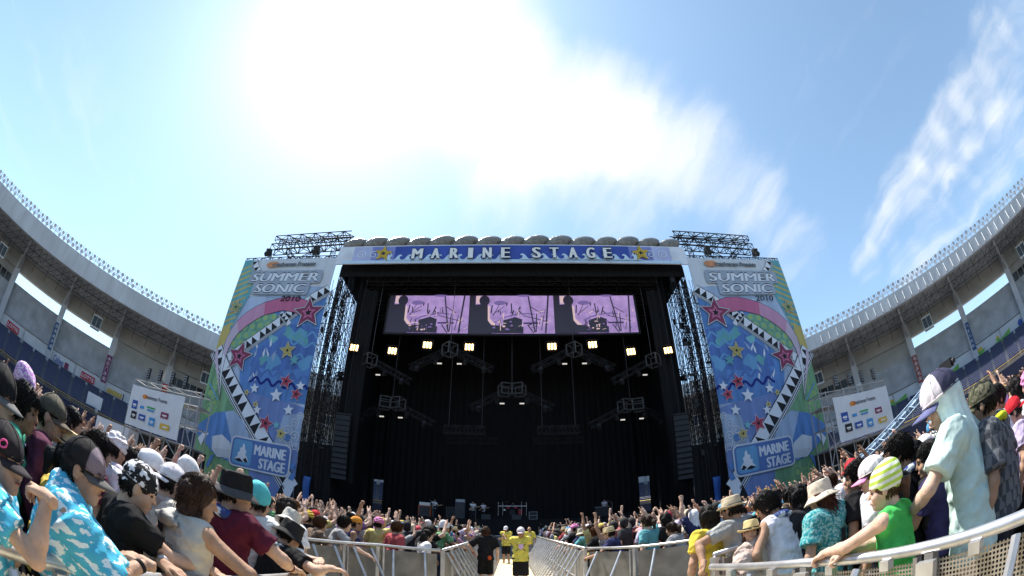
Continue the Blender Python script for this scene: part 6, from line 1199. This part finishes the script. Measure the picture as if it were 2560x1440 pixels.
# ---------------------------------------------------------------- the crowd
def up(x, y, z, hand): return {'to': (x, y, z), 'hand': hand, 'hint': (.8 if x > 0 else -.8, .1, -.3)}
POSES = {'with arms down': {}, 'with one hand up in a horn sign': {'R': up(.27, .26, 1.76, 'horns')}, 'with both hands up in horn signs': {'R': up(.3, .24, 1.80, 'horns'), 'L': up(-.28, .28, 1.70, 'horns')}, 'with a fist in the air': {'L': up(-.2, .14, 1.95, 'fist')}, 'waving an open hand': {'R': up(.34, .16, 1.72, 'open')}, 'clapping overhead': {'R': up(.05, .22, 1.95, 'flat'), 'L': up(-.05, .22, 1.95, 'flat')}, 'holding both hands forward': {'R': {'to': (.12, .42, 1.5), 'hand': 'relax'}, 'L': {'to': (-.12, .42, 1.5), 'hand': 'relax'}}, 'leaning on the barrier': {'lean': 22, 'R': {'to': (.22, .5, 1.06), 'hand': 'grip', 'palm': (0, 0, -1)}, 'L': {'to': (-.2, .5, 1.06), 'hand': 'grip', 'palm': (0, 0, -1)}}, 'with an arm hanging over the barrier': {'lean': 26, 'R': {'to': (.3, .62, .98), 'hand': 'relax', 'palm': (0, 0, -1)}, 'L': {'to': (-.2, .45, 1.1), 'hand': 'grip', 'palm': (0, 0, -1)}}}
TPL = {}
for k, p in POSES.items():
    J = skel({'lean': 5, 'head': (0, 2, 0), **p}); TPL[k] = (body_mesh(J, .026, head=HEADL), shirt_mesh(J, .025, .65, loose=.02), shirt_mesh(J, .025, 0, loose=.02), pants_mesh(J, .034), head_mx(J))
SHIRTS = {'white': (.70, .70, .72), 'black': (.016, .016, .018), 'grey': (.28, .28, .29), 'navy': (.03, .035, .12), 'red': (.42, .03, .04), 'yellow': (.58, .46, .07), 'pink': (.60, .22, .36), 'teal': (.05, .34, .38), 'green': (.08, .30, .10), 'purple': (.24, .10, .32), 'orange': (.58, .20, .04), 'beige': (.48, .40, .30), 'sky blue': (.26, .48, .66), 'maroon': (.15, .02, .04), 'brown': (.15, .09, .05), 'lilac': (.48, .40, .58)}
HEADS = {'short black hair': ('short', None, BLKH), 'tousled black hair': ('mess', None, BLKH), 'tousled brown hair': ('mess', None, BRNH), 'long black hair': ('long', None, BLKH), 'long brown hair': ('long', None, (.09, .035, .018)), 'a black bob': ('bob', None, BLKH), 'a ponytail': ('pony', None, DBR), 'a hair bun': ('bun', None, BLKH), 'a black cap': ('cap', (.016, .016, .018), BLKH), 'a white cap': ('cap', (.70, .68, .70), BLKH), 'a red cap': ('cap', (.45, .03, .04), BLKH), 'a white head towel': ('hood', (.70, .68, .70), BLKH), 'a yellow head towel': ('turban', (.60, .42, .06), BLKH), 'a pink head towel': ('turban', (.60, .22, .40), BLKH), 'a straw hat': ('fedora', (.52, .42, .26), BLKH), 'a black bucket hat': ('bucket', (.018, .018, .02), BLKH), 'a beige sun hat': ('bucket', (.52, .46, .36), BLKH), 'a blue bandana': ('bandana', (.08, .25, .45), BLKH), 'a white beanie': ('beanie', (.68, .66, .68), BLKH), 'a checked head towel': ('turban', (.3, .3, .3), BLKH), 'auburn hair': ('mess', None, (.14, .05, .02)), 'an orange cap': ('cap', (.55, .22, .03), BLKH)}
SHIRTS = {k: tuple(q*.72+.28*(.3*v[0]+.59*v[1]+.11*v[2]) for q in v) for k, v in SHIRTS.items()}
sw = {'white': 7, 'black': 9, 'grey': 5, 'navy': 3, 'maroon': 2, 'beige': 2, 'brown': 2}; hwt = {'short black hair': 5, 'tousled black hair': 7, 'a black bob': 4, 'long black hair': 3, 'tousled brown hair': 4, 'a black cap': 3, 'a white head towel': 2.5, 'a white cap': 2}
combos = {sd: sorted([(random.random()**(1/(sw.get(a, 1.3)*hwt.get(b, 1.2))), a, b) for a in SHIRTS for b in HEADS], reverse=True) for sd in ('left', 'right')}
# where people stand: behind the barriers, never in the walkway or its recesses
def blocked(x, y):
    if -1.95 < x < 2.3 and -4 < y < 3.6 or -1.6 < x < 1.75: return True
    if x < 0 and 3.3 < y < 7.7 and x > -3.3: return True
    if x > 0 and 3.9 < y < 8.3 and x < 3.9-max(0, y-5.5)*.6: return True
    if y > 27.6 and abs(x) < 36: return True
    if 21.5 < y and 22 < abs(x) < 33.5: return True
    return False
HERO_XY = [(o.location.x, o.location.y) for o in bpy.data.objects if o.name.startswith('person')]
cand = []
for r0, r1, sp in ((0, 9, .50), (9, 16, .58), (16, 26, .85), (26, 50, 1.2)):
    n = int(r1/sp)+1
    for i in range(-n, n+1):
        for j in range(-3, n+1):
            x, y = (i+.5*(j % 2))*sp+random.uniform(-.13, .13)*sp/.6, j*sp*.88+random.uniform(-.13, .13)*sp/.6; r = math.hypot(x, y)
            if r < 3.1 or not r0 <= r < r1 or blocked(x, y) or y < .9-abs(x)*.0 and r > 1 and y < .22*abs(x)-.1: continue
            if any((x-a)**2+(y-b)**2 < .43**2 for a, b in HERO_XY): continue
            cand.append((r, x, y))
# one row of people lined up along the barriers of the recesses and the walkway
rows = []
for y in np.arange(8.3, 27.2, .6): rows += [(-1.68-random.uniform(0, .15), y), (1.78+random.uniform(0, .15), y+.4)]
for (a, b, off) in (((-2.75, 5.3), (-2.2, 7.1), -.4), ((-2.2, 7.1), (-1.4, 7.35), 0), ((-2.95, 4.0), (-2.75, 5.3), -.4), ((3.05, 6.0), (3.5, 4.4), .42), ((1.95, 6.9), (3.05, 6.0), .25), ((1.5, 7.9), (1.95, 6.9), .3)):
    L = math.dist(a, b); m_ = max(1, int(L/.6))
    for q in range(m_+1): t = (q+.3)/(m_+.6); rows.append((a[0]+(b[0]-a[0])*t+off, a[1]+(b[1]-a[1])*t+(.45 if abs(off) < .3 else .1)))
rows = [(x, y) for i, (x, y) in enumerate(rows) if all(math.dist((x, y), q) > .42 for q in rows[:i])]
cand = [c for c in cand if all((c[1]-x)**2+(c[2]-y)**2 > .47**2 for x, y in rows)]
sel = [(math.hypot(x, y)*.55, x, y, True) for x, y in rows]+[(r, x, y, False) for r, x, y in cand]
sel.sort(); NP = 265; people, rest = sel[:NP], sel[NP:]
ci = {'left': 0, 'right': 0}
for k, (r, x, y, row) in enumerate(people):
    sd = 'left' if x < 0 else 'right'; _, sh, hdn = combos[sd][ci[sd]]; ci[sd] += 1; r = math.hypot(x, y)
    if row: pn = random.choice(['leaning on the barrier', 'with an arm hanging over the barrier', 'leaning on the barrier', 'with one hand up in a horn sign', 'with arms down', 'with a fist in the air'])
    else: pn = random.choices(list(POSES)[:7], [14, 1, .3, .3, .5, 0, 1.5] if r < 6 else [4, 3.6, 2.2, .7, 1, .3, 1])[0]
    sc_ = random.gauss(.975, .035); hd = -math.atan2(x, 34-y)+random.gauss(0, .2)
    if row: hd = (math.pi/2*.75 if x < 0 else -math.pi/2*.75)*random.uniform(.55, 1.0)
    B_, S1, S0, T_, hf = TPL[pn]; pl = 'at recess barrier' if row and y < 8.2 else 'at walkway barrier' if row else 'near front barrier' if r < 5 else 'in mid crowd' if r < 9 else 'in far crowd'
    e = empty('person', (x, y, 0), -hd, f'person in {sh} top with {hdn} {pl}, {sd} side', 'person', f'people standing in the {sd} crowd'); e.scale = (sc_*random.uniform(.97, 1.05), sc_, sc_)
    ob('body', B_, e, None, random.choice(SK)); so = ob('shirt', S0 if random.random() < .12 else S1, e, None, SHIRTS[sh]); slotmat(so, m_clothp if random.random() < .3 else None)
    if row or r < 6: ob('trousers', T_, e, None, random.choice([(.02, .022, .03), (.04, .05, .09), (.10, .09, .07)]))
    kind, col, hc_ = HEADS[hdn]; tilt = Matrix.Rotation(random.gauss(0, .12), 4, 'Z')
    dress_head(e, hf @ tilt if False else hf, kind, col, hc_, pt_check if 'checked' in hdn else None, random.random() < .25)
# everyone farther off: one mass
m_crowd = bpy.data.materials.new('crowd_mixed'); m_crowd.use_nodes = True; t_ = m_crowd.node_tree; at = t_.nodes.new('ShaderNodeAttribute'); at.attribute_name = 'tone'; nb_ = t_.nodes.new('ShaderNodeTexNoise'); nb_.inputs['Scale'].default_value = 9; mm_ = t_.nodes.new('ShaderNodeMixRGB'); mm_.blend_type = 'OVERLAY'; mm_.inputs[0].default_value = .35; t_.links.new(at.outputs['Color'], mm_.inputs[1]); t_.links.new(nb_.outputs['Fac'], mm_.inputs[2]); t_.links.new(mm_.outputs[0], t_.nodes['Principled BSDF'].inputs['Base Color']); t_.nodes['Principled BSDF'].inputs['Roughness'].default_value = .8
def low(p, h):
    J = skel({'lean': 5, **p}); T = J['T']; out_ = []
    def grab(s): P, F = s.mesh(); out_.append((P, F)); return len(P)
    s = SDF((-.6, -.4, .75), (.6, .7, 2.25), h); s.ec(T(0, 0, -.1), T(0, 0, .38), (.19, .14), (.19, .14), (1, 0, 0), .03, False); s.cone(T(-.14, 0, .41), T(.14, 0, .41), .085, .085, .04)
    for k in 'RL': S, E, W, M, hk = J[k]; s.cone(S, S+(E-S)*.6, .08, .075, .03)
    a = grab(s); s = SDF((-.6, -.4, .75), (.6, .7, 2.25), h); s.ell(J['hc']+np.array((0, .015, -.02)), (.078, .1, .12), 0)
    for k in 'RL': S, E, W, M, hk = J[k]; s.cone(S, E, .05, .043, .0); s.cone(E, W, .042, .034, .02); s.cone(W, W+M[:, 2]*.09, .036, .038, .01)
    b = grab(s); s = SDF((-.4, -.4, 1.2), (.4, .5, 2.0), h); s.ell(J['hc']+np.array((0, -.02, .035)), (.098, .118, .11), 0); s.ell(J['hc']+np.array((0, -.03, -.04)), (.095, .09, .09), .03); s.ell(J['hc']+np.array((0, .13, -.07)), (.09, .11, .13), 0, None, True); c = grab(s)
    P = np.concatenate([q[0] for q in out_]); F = np.concatenate([out_[0][1], out_[1][1]+a, out_[2][1]+a+b]); return P, F, (a, b, c)
LOWS = [low(POSES[k], .048) for k in list(POSES)[:7]]; LOWF = [low(POSES[k], .07) for k in list(POSES)[:7]]
PV, PF, PC, base_ = [], [], [], 0; sc_l = list(SHIRTS.values())+[SHIRTS['white']]*5+[SHIRTS['black']]*7+[SHIRTS['grey']]*2; hl = [BLKH]*9+[BRNH]*3+[(.68, .66, .68)]*3+[(.45, .03, .05), (.58, .42, .08), (.5, .42, .3), (.1, .3, .5)]
for r_, x, y, _ in rest:
    rr = math.hypot(x, y); P, F, nn = random.choices(LOWS if rr < 20 else LOWF, [4.5, 4, 2.6, .9, 1.2, .5, 1])[0]; hd = -math.atan2(x, 34-y)*1.0+random.gauss(0, .3); s_ = random.gauss(.975, .04); c, n = math.cos(-hd), math.sin(-hd)
    Q = P*s_; PV.append(np.stack([Q[:, 0]*c-Q[:, 1]*n+x, Q[:, 0]*n+Q[:, 1]*c+y, Q[:, 2]], 1)); PF.append(F+base_); base_ += len(P); PC.append(np.repeat(np.array([random.choice(sc_l), random.choice(SK), random.choice(hl)]), nn, 0))
me = np_mesh('crowd', [(np.concatenate(PV), np.concatenate(PF))], m_crowd); at_ = me.color_attributes.new('tone', 'FLOAT_COLOR', 'POINT'); at_.data.foreach_set('color', np.concatenate([np.concatenate(PC), np.ones((base_, 1))], 1).astype(np.float32).ravel())
tag(ob('distant_crowd', me), 'dense far-off crowd of people filling the field toward the stage', 'crowd', kind='stuff')
